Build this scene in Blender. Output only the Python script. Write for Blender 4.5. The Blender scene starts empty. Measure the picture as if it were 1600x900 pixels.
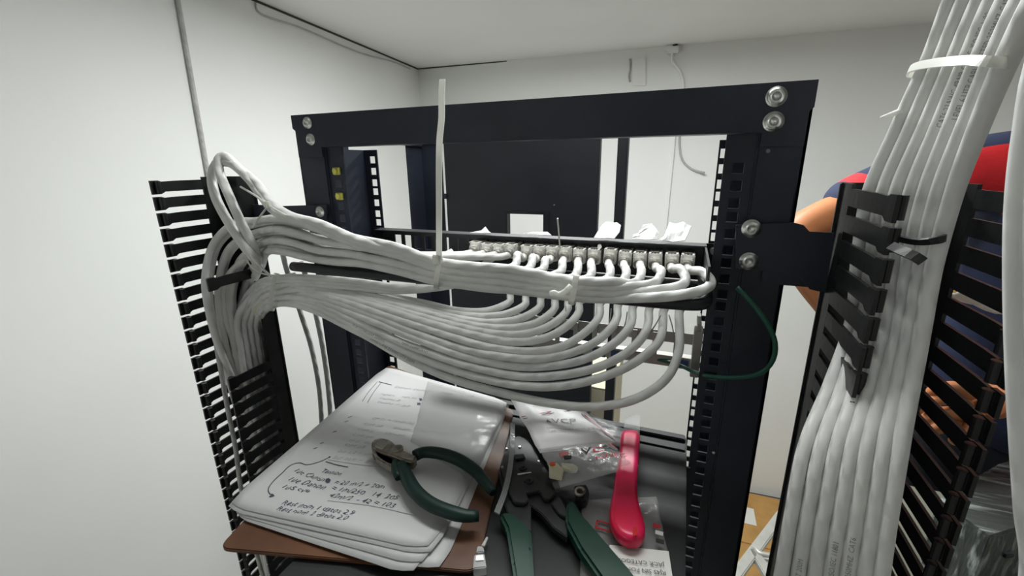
import bpy, bmesh, math, random
from mathutils import Vector, Matrix, noise
random.seed(7)
S = bpy.context.scene
COL = S.collection

# ------------------------------------------------------------------ camera
H = 1.80                       # camera height above the floor
FPX, CX, CY = 680.0, 800.0, 450.0
vx = Vector((-1790.0, -171.0, FPX)); vz = Vector((33.0, 2362.0, FPX))
ex = (-vx).normalized()
ez = -vz; ez = (ez - ex*ex.dot(ez)).normalized()
ey = ex.cross(ez)
if ey.z < 0: ey = -ey
# rows ex,ey,ez express image axes (x right, y down, z forward) in world axes
RI = Matrix((ex, ey, ez))
right = RI @ Vector((1, 0, 0)); up = RI @ Vector((0, -1, 0)); back = RI @ Vector((0, 0, -1))
cam = bpy.data.cameras.new('camera'); co = bpy.data.objects.new('camera', cam)
COL.objects.link(co)
M3 = Matrix((right, up, back)).transposed()
co.matrix_world = Matrix.Translation((0, 0, H)) @ M3.to_4x4()
cam.sensor_fit = 'HORIZONTAL'; cam.sensor_width = 36.0; cam.lens = 36.0*FPX/1600.0
cam.clip_start = 0.01; cam.clip_end = 50
S.camera = co

# ------------------------------------------------------------------ world, light, exposure
w = bpy.data.worlds.new('world'); S.world = w; w.use_nodes = True
w.node_tree.nodes['Background'].inputs[0].default_value = (0.75, 0.8, 0.85, 1)
w.node_tree.nodes['Background'].inputs[1].default_value = 0.0
S.view_settings.view_transform = 'Standard'; S.view_settings.look = 'None'
S.view_settings.exposure = 0.42; S.view_settings.gamma = 1.0
S.view_settings.use_curve_mapping = False
ZC = H + 0.505                  # ceiling height
def area(name, loc, sx, sy, power, color=(1, 1, 1)):
    l = bpy.data.lights.new(name, 'AREA'); l.shape = 'RECTANGLE'; l.size = sx; l.size_y = sy
    l.energy = power; l.color = color
    o = bpy.data.objects.new(name, l); COL.objects.link(o); o.location = loc
    return o
LAMPS = [(-0.28, 1.21, 15.5), (-1.10, -1.55, 7.5), (1.35, 1.1, 4.0), (-0.14, 0.58, 3.5)]
for lx, ly, lp in LAMPS:
    area('lamp_light', (lx, ly, ZC-0.052), 0.56, 0.17, lp, (0.97, 1.0, 0.985))

# ------------------------------------------------------------------ helpers
def ray(px, py): return RI @ Vector((px-CX, py-CY, FPX))
def P(px, py, Y=None, X=None, Z=None):
    r = ray(px, py)
    if X is not None: r = r*(X/r.x)
    elif Z is not None: r = r*((Z-H)/r.z)
    else: r = r*(Y/r.y)
    return Vector((r.x, r.y, r.z+H))
def PZ(px, py, z): return P(px, py, Z=z)

def link(o, parent=None):
    COL.objects.link(o)
    if parent is not None:
        o.parent = parent
        pm = parent.matrix_basis.copy()
        if parent.parent is not None: pm = parent.parent.matrix_basis @ pm
        o.matrix_parent_inverse = pm.inverted()
    return o
def obj(name, me, mat, parent=None, smooth=False):
    if isinstance(me, bmesh.types.BMesh):
        m = bpy.data.meshes.new(name); me.to_mesh(m); me.free(); me = m
    if mat is not None and not me.materials: me.materials.append(mat)
    if smooth:
        for p in me.polygons: p.use_smooth = True
    return link(bpy.data.objects.new(name, me), parent)
def tag(o, label, cat, group=None):
    o['label'] = label; o['category'] = cat
    if group: o['group'] = group
    return o
def struct(name, me, mat, parent=None):
    o = obj(name, me, mat, parent); o['kind'] = 'structure'; return o
def empty(name, loc, label, cat, group=None):
    o = bpy.data.objects.new(name, None); o.empty_display_size = 0.02
    o.location = loc; COL.objects.link(o)
    return tag(o, label, cat, group)

def bx(bm, x0, x1, y0, y1, z0, z1, mtx=None):
    vs = []
    for z in (z0, z1):
        for y in (y0, y1):
            for x in (x0, x1):
                v = Vector((x, y, z))
                if mtx is not None: v = mtx @ v
                vs.append(bm.verts.new(v))
    for f in ((0,2,3,1),(4,5,7,6),(0,1,5,4),(2,6,7,3),(0,4,6,2),(1,3,7,5)):
        bm.faces.new([vs[i] for i in f])
    return vs
def boxmesh(*a, bevel=0, seg=2, mtx=None):
    bm = bmesh.new(); bx(bm, *a, mtx=mtx)
    if bevel: bmesh.ops.bevel(bm, geom=bm.edges[:], offset=bevel, segments=seg, affect='EDGES', clamp_overlap=True)
    return bm
def cyl(bm, p0, p1, r0, r1=None, n=16, cap=True):
    p0 = Vector(p0); p1 = Vector(p1); r1 = r0 if r1 is None else r1
    d = (p1-p0).normalized(); a = d.orthogonal().normalized(); b = d.cross(a)
    A, B = [], []
    for i in range(n):
        t = 2*math.pi*i/n; u = a*math.cos(t)+b*math.sin(t)
        A.append(bm.verts.new(p0+u*r0)); B.append(bm.verts.new(p1+u*r1))
    for i in range(n):
        bm.faces.new((A[i], A[(i+1) % n], B[(i+1) % n], B[i]))
    if cap:
        bm.faces.new(A[::-1]); bm.faces.new(B)
def prism(bm, outline, z0, z1, mtx=None):
    """closed outline of 2D points extruded from z0 to z1, then moved by mtx"""
    f = (lambda v: mtx @ v) if mtx is not None else (lambda v: v)
    A = [bm.verts.new(f(Vector((p[0], p[1], z0)))) for p in outline]
    B = [bm.verts.new(f(Vector((p[0], p[1], z1)))) for p in outline]
    n = len(A)
    for i in range(n): bm.faces.new((A[i], A[(i+1) % n], B[(i+1) % n], B[i]))
    bm.faces.new(A[::-1]); bm.faces.new(B)
    bmesh.ops.recalc_face_normals(bm, faces=bm.faces[:])
def catmull(pts, step=0.006):
    pts = [Vector(p) for p in pts]
    q = [pts[0]*2-pts[1]]+pts+[pts[-1]*2-pts[-2]]
    out = []
    for i in range(1, len(q)-2):
        p0, p1, p2, p3 = q[i-1], q[i], q[i+1], q[i+2]
        # centripetal
        t0 = 0.0
        t1 = t0+max((p1-p0).length, 1e-6)**0.5
        t2 = t1+max((p2-p1).length, 1e-6)**0.5
        t3 = t2+max((p3-p2).length, 1e-6)**0.5
        n = max(2, int((p2-p1).length/step))
        for k in range(n):
            t = t1+(t2-t1)*k/n
            A1 = p0*((t1-t)/(t1-t0))+p1*((t-t0)/(t1-t0))
            A2 = p1*((t2-t)/(t2-t1))+p2*((t-t1)/(t2-t1))
            A3 = p2*((t3-t)/(t3-t2))+p3*((t-t2)/(t3-t2))
            B1 = A1*((t2-t)/(t2-t0))+A2*((t-t0)/(t2-t0))
            B2 = A2*((t3-t)/(t3-t1))+A3*((t-t1)/(t3-t1))
            out.append(B1*((t2-t)/(t2-t1))+B2*((t-t1)/(t2-t1)))
    out.append(pts[-1])
    return out
def frames(path):
    n = len(path); T = []
    for i in range(n):
        d = path[min(i+1, n-1)]-path[max(i-1, 0)]
        T.append(d.normalized() if d.length > 1e-9 else Vector((0, 0, 1)))
    N = [T[0].orthogonal().normalized()]
    for i in range(1, n):
        v = N[-1]-T[i]*N[-1].dot(T[i])
        N.append(v.normalized() if v.length > 1e-6 else T[i].orthogonal().normalized())
    return T, N
def tubemesh(name, path, r, n=10, aspect=1.0, flat_up=None):
    """swept tube with u = length (m), v = around in its uv layer. r: number or function of s in 0..1"""
    T, N = frames(path); verts, faces, uvs = [], [], []
    L = [0.0]
    for i in range(1, len(path)): L.append(L[-1]+(path[i]-path[i-1]).length)
    for i, p in enumerate(path):
        rr = r(L[i]/max(L[-1], 1e-9)) if callable(r) else r
        Nn = N[i]
        if flat_up is not None:
            Nn = flat_up-T[i]*flat_up.dot(T[i]); Nn.normalize()
        B = T[i].cross(Nn)
        for k in range(n):
            a = 2*math.pi*k/n
            verts.append(p+Nn*(math.cos(a)*rr*aspect)+B*(math.sin(a)*rr))
    for i in range(len(path)-1):
        for k in range(n):
            k2 = (k+1) % n
            faces.append((i*n+k, i*n+k2, (i+1)*n+k2, (i+1)*n+k))
            uvs += [(L[i], k/n), (L[i], (k+1)/n), (L[i+1], (k+1)/n), (L[i+1], k/n)]
    faces.append(tuple(range(n))[::-1]); uvs += [(0, 0)]*n
    m = (len(path)-1)*n
    faces.append(tuple(range(m, m+n))); uvs += [(L[-1], 0)]*n
    me = bpy.data.meshes.new(name); me.from_pydata([tuple(v) for v in verts], [], faces)
    uv = me.uv_layers.new(name='uv')
    for i, c in enumerate(uvs): uv.data[i].uv = c
    for p in me.polygons: p.use_smooth = len(p.vertices) == 4
    return me
def text_mesh(txt, size, shear=0.0, align='LEFT'):
    """triangles of a line of lettering in the xy plane (verts, faces)"""
    cu = bpy.data.curves.new('lettering', 'FONT'); cu.body = txt; cu.size = size; cu.shear = shear
    cu.align_x = align; cu.resolution_u = 2
    o = bpy.data.objects.new('lettering', cu); COL.objects.link(o)
    dg = bpy.context.evaluated_depsgraph_get(); dg.update()
    me = bpy.data.meshes.new_from_object(o.evaluated_get(dg))
    v = [Vector(x.co) for x in me.vertices]; f = [tuple(p.vertices) for p in me.polygons]
    bpy.data.objects.remove(o); bpy.data.curves.remove(cu); bpy.data.meshes.remove(me)
    return v, f
def lettering(name, lines, mapf, mat, parent):
    """lines: (text, x, y, size, shear); mapf: 2D -> 3D"""
    V, F = [], []
    for (t, x, y, s, sh) in lines:
        v, f = text_mesh(t, s, sh); k = len(V)
        V += [tuple(mapf(p.x+x, p.y+y)) for p in v]; F += [tuple(i+k for i in q) for q in f]
    me = bpy.data.meshes.new(name); me.from_pydata(V, [], F)
    return obj(name, me, mat, parent)

# ------------------------------------------------------------------ materials
def mat(name, color, rough=0.5, metal=0.0, spec=0.5, var=0.0, vscale=30, bump=0.0, bscale=200, coat=0.0, trans=0.0, alpha=1.0, ior=1.45, color2=None):
    m = bpy.data.materials.new(name); m.use_nodes = True
    nt = m.node_tree; b = nt.nodes['Principled BSDF']
    b.inputs['Base Color'].default_value = (*color, 1); b.inputs['Roughness'].default_value = rough
    b.inputs['Metallic'].default_value = metal; b.inputs['Specular IOR Level'].default_value = spec
    b.inputs['Coat Weight'].default_value = coat; b.inputs['Transmission Weight'].default_value = trans
    b.inputs['Alpha'].default_value = alpha; b.inputs['IOR'].default_value = ior
    tc = nt.nodes.new('ShaderNodeTexCoord')
    if var > 0 or color2:
        nz = nt.nodes.new('ShaderNodeTexNoise'); nz.inputs['Scale'].default_value = vscale; nz.inputs['Detail'].default_value = 4
        nt.links.new(tc.outputs['Object'], nz.inputs['Vector'])
        mx = nt.nodes.new('ShaderNodeMix'); mx.data_type = 'RGBA'
        c2 = color2 if color2 else tuple(max(0, c*(1-var)) for c in color)
        c1 = color if color2 else tuple(min(1, c*(1+var)) for c in color)
        mx.inputs['A'].default_value = (*c1, 1); mx.inputs['B'].default_value = (*c2, 1)
        mr = nt.nodes.new('ShaderNodeMapRange'); mr.inputs['From Min'].default_value = 0.35; mr.inputs['From Max'].default_value = 0.65
        nt.links.new(nz.outputs['Fac'], mr.inputs['Value']); nt.links.new(mr.outputs['Result'], mx.inputs['Factor'])
        nt.links.new(mx.outputs['Result'], b.inputs['Base Color'])
    if bump > 0:
        nb = nt.nodes.new('ShaderNodeTexNoise'); nb.inputs['Scale'].default_value = bscale; nb.inputs['Detail'].default_value = 3
        nt.links.new(tc.outputs['Object'], nb.inputs['Vector'])
        bp = nt.nodes.new('ShaderNodeBump'); bp.inputs['Strength'].default_value = bump; bp.inputs['Distance'].default_value = 0.002
        nt.links.new(nb.outputs['Fac'], bp.inputs['Height']); nt.links.new(bp.outputs['Normal'], b.inputs['Normal'])
    return m
def cable_mat(name, c1, c2):
    m = mat(name, c1, 0.42, spec=0.4, color2=c2, vscale=25)
    nt = m.node_tree; b = nt.nodes['Principled BSDF']
    uv = nt.nodes.new('ShaderNodeUVMap'); uv.uv_map = 'uv'
    mp = nt.nodes.new('ShaderNodeMapping'); mp.inputs['Scale'].default_value = (55, 2, 1); mp.inputs['Rotation'].default_value = (0, 0, 0)
    wv = nt.nodes.new('ShaderNodeTexWave'); wv.bands_direction = 'DIAGONAL'; wv.inputs['Scale'].default_value = 0.5
    wv.inputs['Distortion'].default_value = 2.5
    bp = nt.nodes.new('ShaderNodeBump'); bp.inputs['Strength'].default_value = 0.6; bp.inputs['Distance'].default_value = 0.0016
    nt.links.new(uv.outputs['UV'], mp.inputs['Vector']); nt.links.new(mp.outputs['Vector'], wv.inputs['Vector'])
    nt.links.new(wv.outputs['Fac'], bp.inputs['Height']); nt.links.new(bp.outputs['Normal'], b.inputs['Normal'])
    return m
M = {}
M['wall'] = mat('painted_wall', (0.87, 0.88, 0.86), 0.75, var=0.02, vscale=2.0, bump=0.08, bscale=60)
M['ceiling'] = mat('ceiling_paint', (0.84, 0.84, 0.825), 0.8, var=0.03, vscale=1.5, bump=0.05, bscale=40)
M['floor'] = mat('floor_tile', (0.62, 0.60, 0.56), 0.45, var=0.1, vscale=6)
M['grout'] = mat('grout', (0.2, 0.19, 0.18), 0.9)
M['gap'] = mat('dark_joint', (0.06, 0.055, 0.05), 0.9)
M['rack'] = mat('rack_black_paint', (0.018, 0.022, 0.033), 0.42, spec=0.34, var=0.25, vscale=8, bump=0.06, bscale=500)
M['panel'] = mat('panel_black_steel', (0.010, 0.011, 0.014), 0.4, bump=0.05, bscale=600)
M['cabinet'] = mat('cabinet_dark_steel', (0.011, 0.0125, 0.018), 0.5, var=0.15, vscale=4)
M['plastic_black'] = mat('black_plastic', (0.008, 0.0085, 0.0085), 0.30, spec=0.5, color2=(0.016, 0.017, 0.017), vscale=35, bump=0.10, bscale=120)
M['cable'] = cable_mat('cable_jacket_white', (0.78, 0.78, 0.755), (0.69, 0.69, 0.67))
M['cable_grey'] = cable_mat('cable_jacket_grey', (0.52, 0.52, 0.50), (0.43, 0.43, 0.42))
M['cable_ink'] = mat('cable_print_ink', (0.27, 0.27, 0.27), 0.6)
M['tie'] = mat('nylon_tie', (0.85, 0.85, 0.81), 0.3, spec=0.5)
M['tie_old'] = mat('aged_tape', (0.72, 0.69, 0.50), 0.4)
M['tie_black'] = mat('black_nylon_tie', (0.012, 0.012, 0.012), 0.35)
M['steel'] = mat('zinc_screw', (0.62, 0.62, 0.60), 0.3, metal=1.0, var=0.1, vscale=200)
M['steel_dark'] = mat('screw_socket', (0.16, 0.16, 0.16), 0.45, metal=0.8)
M['galv'] = mat('galvanised_steel', (0.42, 0.41, 0.38), 0.42, metal=0.6, var=0.15, vscale=40)
M['brass'] = mat('yellow_zinc', (0.62, 0.58, 0.12), 0.35, metal=0.4, var=0.15, vscale=150)
M['jack'] = mat('jack_clear_plastic', (0.80, 0.79, 0.75), 0.25, spec=0.6, var=0.15, vscale=150)
M['jack_dark'] = mat('jack_metal', (0.30, 0.28, 0.25), 0.35, metal=0.5)
M['paper'] = mat('paper', (0.53, 0.53, 0.53), 0.55, var=0.03, vscale=8, bump=0.10, bscale=35)
M['ink'] = mat('blue_black_ink', (0.05, 0.055, 0.085), 0.6)
M['ink_pale'] = mat('faint_pencil', (0.38, 0.39, 0.41), 0.7)
M['board'] = mat('brown_hardboard', (0.105, 0.043, 0.019), 0.45, var=0.18, vscale=25, bump=0.06, bscale=250)
M['green_grip'] = mat('green_rubber_grip', (0.003, 0.020, 0.016), 0.45, spec=0.35, var=0.12, vscale=50)
M['green_grip2'] = mat('green_plastic_handle', (0.002, 0.036, 0.022), 0.42, spec=0.35, var=0.1, vscale=30)
M['tool_steel'] = mat('tool_steel', (0.33, 0.30, 0.26), 0.35, metal=0.9, var=0.25, vscale=120)
M['tool_edge'] = mat('ground_steel', (0.70, 0.66, 0.58), 0.25, metal=0.9)
M['tool_black'] = mat('blackened_steel', (0.032, 0.033, 0.034), 0.42, metal=0.3, var=0.2, vscale=60)
M['pink'] = mat('pink_plastic', (0.80, 0.016, 0.12), 0.3, spec=0.5, color2=(0.60, 0.008, 0.03), vscale=14)
M['green_wire'] = mat('green_wire', (0.006, 0.075, 0.045), 0.4)
M['label_white'] = mat('label_white', (0.78, 0.77, 0.74), 0.5)
M['bag_white'] = mat('printed_white_film', (0.82, 0.81, 0.81), 0.42, spec=0.5, bump=0.2, bscale=45)
M['red_ink'] = mat('red_print', (0.55, 0.02, 0.035), 0.4)
M['black_ink'] = mat('black_print', (0.02, 0.02, 0.02), 0.4)
M['grey_ink'] = mat('grey_print', (0.25, 0.24, 0.24), 0.4)
M['blue'] = mat('blue_label', (0.05, 0.08, 0.22), 0.5)
M['shelf'] = mat('equipment_black_lid', (0.010, 0.011, 0.012), 0.55, var=0.3, vscale=20, bump=0.05, bscale=300)
M['cardboard'] = mat('cardboard', (0.50, 0.28, 0.09), 0.8, var=0.12, vscale=10)
M['alu'] = mat('pale_aluminium', (0.60, 0.60, 0.56), 0.4, metal=0.4, var=0.08, vscale=20)
M['skin'] = mat('skin', (0.46, 0.175, 0.07), 0.5, spec=0.35, var=0.10, vscale=18, bump=0.05, bscale=150)
M['navy'] = mat('navy_cloth', (0.018, 0.026, 0.065), 0.85, var=0.15, vscale=25, bump=0.15, bscale=300)
M['red'] = mat('red_cloth', (0.60, 0.016, 0.022), 0.8, var=0.15, vscale=12, bump=0.15, bscale=300)
M['trouser'] = mat('dark_trouser_cloth', (0.010, 0.011, 0.017), 0.9, var=0.2, vscale=20)
M['hair'] = mat('black_hair', (0.012, 0.010, 0.009), 0.6)
M['foam'] = mat('white_tissue', (0.93, 0.93, 0.92), 0.6, bump=0.3, bscale=120)
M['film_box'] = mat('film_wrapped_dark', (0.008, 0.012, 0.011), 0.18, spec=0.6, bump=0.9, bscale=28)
M['beige'] = mat('beige_metal', (0.20, 0.20, 0.16), 0.5, var=0.1, vscale=9)
M['cream'] = mat('cream_card', (0.62, 0.58, 0.42), 0.7)
M['rubber'] = mat('rubber', (0.02, 0.02, 0.02), 0.8)
M['eye'] = mat('eye_white', (0.8, 0.8, 0.78), 0.2)
M['diffuser'] = mat('lamp_diffuser', (0.9, 0.9, 0.9), 0.5)
dn = M['diffuser'].node_tree.nodes['Principled BSDF']
dn.inputs['Emission Color'].default_value = (0.97, 1, 0.985, 1); dn.inputs['Emission Strength'].default_value = 1.5
def add_translucent(m, fac):
    nt = m.node_tree; b = nt.nodes['Principled BSDF']; out = nt.nodes['Material Output']
    tl = nt.nodes.new('ShaderNodeBsdfTranslucent'); tl.inputs['Color'].default_value = b.inputs['Base Color'].default_value
    mx = nt.nodes.new('ShaderNodeMixShader'); mx.inputs['Fac'].default_value = fac
    nt.links.new(b.outputs['BSDF'], mx.inputs[1]); nt.links.new(tl.outputs['BSDF'], mx.inputs[2]); nt.links.new(mx.outputs['Shader'], out.inputs['Surface'])
add_translucent(M['foam'], .2); add_translucent(M['tie'], .40)
def clear_film(name, tint, alpha, rough=0.12, bump=0.5, bscale=60):
    """thin clear plastic: glossy coat over see-through film"""
    m = bpy.data.materials.new(name); m.use_nodes = True; nt = m.node_tree
    b = nt.nodes['Principled BSDF']; out = nt.nodes['Material Output']
    b.inputs['Base Color'].default_value = (*tint, 1); b.inputs['Roughness'].default_value = rough
    b.inputs['Specular IOR Level'].default_value = 0.7
    tr = nt.nodes.new('ShaderNodeBsdfTransparent'); tr.inputs['Color'].default_value = (0.95, 0.95, 0.95, 1)
    mx = nt.nodes.new('ShaderNodeMixShader'); mx.inputs['Fac'].default_value = alpha
    tc = nt.nodes.new('ShaderNodeTexCoord'); nb = nt.nodes.new('ShaderNodeTexNoise'); nb.inputs['Scale'].default_value = bscale
    bp = nt.nodes.new('ShaderNodeBump'); bp.inputs['Strength'].default_value = bump; bp.inputs['Distance'].default_value = 0.004
    nt.links.new(tc.outputs['Object'], nb.inputs['Vector']); nt.links.new(nb.outputs['Fac'], bp.inputs['Height'])
    nt.links.new(bp.outputs['Normal'], b.inputs['Normal'])
    nt.links.new(tr.outputs['BSDF'], mx.inputs[1]); nt.links.new(b.outputs['BSDF'], mx.inputs[2])
    nt.links.new(mx.outputs['Shader'], out.inputs['Surface'])
    return m
M['film'] = clear_film('clear_bag_film', (0.68, 0.68, 0.67), 0.27)
M['film_light'] = clear_film('milky_bag_film', (0.72, 0.73, 0.74), 0.26, 0.2, 0.35, 40)
M['film_sleeve'] = clear_film('sleeve_film', (0.6, 0.6, 0.6), 0.14, 0.15, 0.6, 30)
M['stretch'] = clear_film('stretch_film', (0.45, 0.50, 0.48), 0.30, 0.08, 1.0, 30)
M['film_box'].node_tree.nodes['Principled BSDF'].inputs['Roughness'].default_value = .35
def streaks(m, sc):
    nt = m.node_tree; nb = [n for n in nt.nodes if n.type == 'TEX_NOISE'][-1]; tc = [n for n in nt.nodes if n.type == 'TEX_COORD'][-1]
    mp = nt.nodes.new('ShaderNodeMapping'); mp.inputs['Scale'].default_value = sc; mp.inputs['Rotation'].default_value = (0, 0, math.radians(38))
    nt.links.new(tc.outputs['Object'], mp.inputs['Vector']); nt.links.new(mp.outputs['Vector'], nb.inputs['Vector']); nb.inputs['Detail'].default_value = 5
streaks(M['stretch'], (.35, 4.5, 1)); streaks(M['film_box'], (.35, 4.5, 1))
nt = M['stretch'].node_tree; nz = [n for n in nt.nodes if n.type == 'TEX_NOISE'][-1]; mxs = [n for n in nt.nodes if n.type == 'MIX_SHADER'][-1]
mr = nt.nodes.new('ShaderNodeMapRange'); mr.inputs['From Min'].default_value = .50; mr.inputs['From Max'].default_value = .68; mr.inputs['To Min'].default_value = .12; mr.inputs['To Max'].default_value = .75  # pale streaks in the film imitate lamp glints on its wrinkles
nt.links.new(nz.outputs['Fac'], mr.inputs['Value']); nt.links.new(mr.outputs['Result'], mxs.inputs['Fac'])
M['plug_clear'] = clear_film('clear_plug', (0.75, 0.76, 0.76), 0.55, 0.08, 0.1, 60)

# ------------------------------------------------------------------ room
CZ = ZC-H
def ceil_pt(px, py): return P(px, py, Z=ZC)
corner = ceil_pt(653, 107); lwf = ceil_pt(400, 0); bwr = ceil_pt(1057, 71)
dl = (lwf-corner); dl.z = 0; dl.normalize()          # along the left wall, towards the camera
db = (bwr-corner); db.z = 0; db.normalize()          # along the back wall, to the right
C0 = Vector((corner.x, corner.y, 0))
A0 = C0+dl*4.3
B0 = C0+db*4.6
D0 = B0+Vector((0.15, -1, 0)).normalized()*4.2
def wallmesh(a, b, h, out):
    n = (b-a).cross(Vector((0, 0, 1))).normalized()*out*0.08
    bm = bmesh.new(); lo = []
    for v in (a, b, b+n, a+n): lo.append(v)
    prism(bm, [(v.x, v.y) for v in lo], 0, h)
    return bm
def outward(a, b):
    c = (C0+D0)/2
    n = (b-a).cross(Vector((0, 0, 1)))
    return 1 if n.dot((a+b)/2-c) > 0 else -1
struct('wall_left', wallmesh(A0, C0, ZC, outward(A0, C0)), M['wall'])
struct('wall_back', wallmesh(C0, B0, ZC, outward(C0, B0)), M['wall'])
struct('wall_right', wallmesh(B0, D0, ZC, outward(B0, D0)), M['wall'])
struct('wall_front', wallmesh(D0, A0, ZC, outward(D0, A0)), M['wall'])
bm = bmesh.new(); prism(bm, [(v.x, v.y) for v in (A0-dl*-.1, C0, B0, D0)], ZC, ZC+0.06); struct('ceiling', bm, M['ceiling'])
bm = bmesh.new(); prism(bm, [(v.x, v.y) for v in (A0, C0, B0, D0)], -0.06, -0.004); fl = struct('floor', bm, M['grout'])
# floor tiles, each its own piece
tile = boxmesh(-0.198, 0.198, -0.198, 0.198, -0.012, 0.0, bevel=0.002, seg=1)
tm = bpy.data.meshes.new('floor_tile'); tile.to_mesh(tm); tile.free(); tm.materials.append(M['floor'])
def inside(p):
    poly = [A0, C0, B0, D0]; sgn = None
    for i in range(4):
        a, b = poly[i], poly[(i+1) % 4]
        c = (b.x-a.x)*(p.y-a.y)-(b.y-a.y)*(p.x-a.x)
        if sgn is None: sgn = c > 0
        elif (c > 0) != sgn: return False
    return True
for i in range(-6, 10):
    for j in range(-6, 9):
        c = Vector((i*0.4, j*0.4, 0))
        if all(inside(c+Vector((sx*.2, sy*.2, 0))) for sx in (-1, 1) for sy in (-1, 1)):
            o = bpy.data.objects.new('tile', tm); o.location = c; link(o, fl)
# dark joint between ceiling and walls, thin battens
def strip(name, a, b, wdt, dep, m, inward):
    d = (b-a).normalized(); n = Vector((-d.y, d.x, 0))*inward
    bm = bmesh.new()
    vs = [a, b, b+n*dep, a+n*dep]
    prism(bm, [(v.x, v.y) for v in vs], a.z-wdt, a.z)
    return struct(name, bm, m)
zt = ZC-0.0005
strip('trim_1', Vector((A0.x, A0.y, zt)), Vector((C0.x, C0.y, zt)), 0.006, 0.004, M['gap'], -1)
strip('trim_2', Vector((C0.x, C0.y, zt)), Vector((bwr.x-0.1, bwr.y+0.004, zt)), 0.005, 0.004, M['gap'], -1)
def on_left_wall(px, py):
    r = ray(px, py); n = Vector((-dl.y, dl.x, 0)); t = C0.dot(n)/r.dot(n)
    return Vector((r.x*t, r.y*t, r.z*t+H))
def on_back_wall(px, py, off=0.0):
    r = ray(px, py); n = Vector((-db.y, db.x, 0)); t = (C0.dot(n)-off*abs(1))/r.dot(n)
    return Vector((r.x*t, r.y*t, r.z*t+H))
nl = Vector((-dl.y, dl.x, 0)); nl = nl if nl.x > 0 else -nl
def wire(name, pts, r, m, label, cat, group=None, n=8):
    o = obj(name, tubemesh(name, catmull(pts, 0.02), r, n), m)
    return tag(o, label, cat, group)
p0, p1 = on_left_wall(275, 0)+nl*.006, on_left_wall(325, 288)+nl*.006
lowp = p1+(p1-p0)*((p1.z-0.05)/(p0.z-p1.z))
topp = p0+(p0-p1)*((ZC-0.01-p0.z)/(p0.z-p1.z))
wire('wall_cable', [topp, p0, (p0+p1)/2, p1, lowp], 0.006, M['cable_grey'], 'thin pale cable running straight down the left wall', 'cable')
pts = [on_left_wall(*q)+nl*.004 for q in ((398, 4), (400, 16), (470, 44), (560, 82), (617, 98), (640, 108))]
wire('wall_cable', pts, 0.0028, M['cable_grey'], 'thin cable tacked to the left wall under the ceiling', 'cable')
# things on the back wall
bk = lambda x, y, o=0.006: on_back_wall(x, y, o)
wire('hanging_wire', [bk(1052, 78), bk(1050, 95), bk(1062, 110), bk(1068, 135), bk(1064, 160), bk(1056, 200), bk(1052, 240), bk(1046, 300), bk(1042, 340), bk(1038, 385), bk(1034, 460)], 0.006, M['wall'], 'pale cord hanging down the back wall behind the rack opening', 'cord')
wire('hanging_wire', [bk(1062, 200), bk(1062, 232), bk(1066, 250), bk(1080, 264), bk(1101, 270, .03)], 0.005, M['cable_grey'], 'short grey wire curling off the back wall', 'wire')
wire('hanging_wire', [bk(984, 92), bk(985, 104), bk(983, 118), bk(984, 128)], 0.004, M['galv'], 'short grey wire end on back wall near the ceiling', 'wire')
def wall_plate(name, x0, y0, x1, y1, th, m, label, cat):
    a = on_back_wall(x0, y0); b = on_back_wall(x1, y0); c = on_back_wall(x1, y1); d = on_back_wall(x0, y1)
    n = Vector((db.y, -db.x, 0)); n = n if n.y < 0 else -n
    bm = bmesh.new(); A = [bm.verts.new(v) for v in (a, b, c, d)]; B = [bm.verts.new(v+n*th) for v in (a, b, c, d)]
    for i in range(4): bm.faces.new((A[i], A[(i+1) % 4], B[(i+1) % 4], B[i]))
    bm.faces.new(A); bm.faces.new(B[::-1]); bmesh.ops.recalc_face_normals(bm, faces=bm.faces[:])
    bmesh.ops.bevel(bm, geom=bm.edges[:], offset=th*0.2, segments=2, affect='EDGES')
    return tag(obj(name, bm, m), label, cat)
wall_plate('junction_box', 1040, 72, 1062, 84, 0.03, M['wall'], 'small white junction box under the ceiling', 'junction box')
wall_plate('cable_duct', 988, 90, 1009, 134, 0.008, M['ceiling'], 'grey cover plate on the upper back wall', 'cover plate')
o = wire('cable_stub', [bk(1055, 73, .012), bk(1053, 70, .02), bk(1058, 68, .03)], 0.008, M['rubber'], 'black cable stub poking out at the ceiling joint', 'cable')
# ceiling lamps out of the frame; fill ones behind camera and at right are added
for i, (lx, ly, lp) in enumerate(LAMPS):
    where = ('beyond the rack', 'behind the camera, added as fill', 'by the right wall, added as fill', 'right above the rack')[i]
    t = empty('ceiling_lamp', (lx, ly, ZC), 'white ceiling lamp '+where, 'lamp', 'ceiling lamps')
    obj('lamp_housing', boxmesh(lx-.30, lx+.30, ly-.10, ly+.10, ZC-.04, ZC-.0005, bevel=.004), M['label_white'], t)
    obj('diffuser', boxmesh(lx-.28, lx+.28, ly-.085, ly+.085, ZC-.048, ZC-.0402, bevel=.002), M['diffuser'], t)

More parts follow.
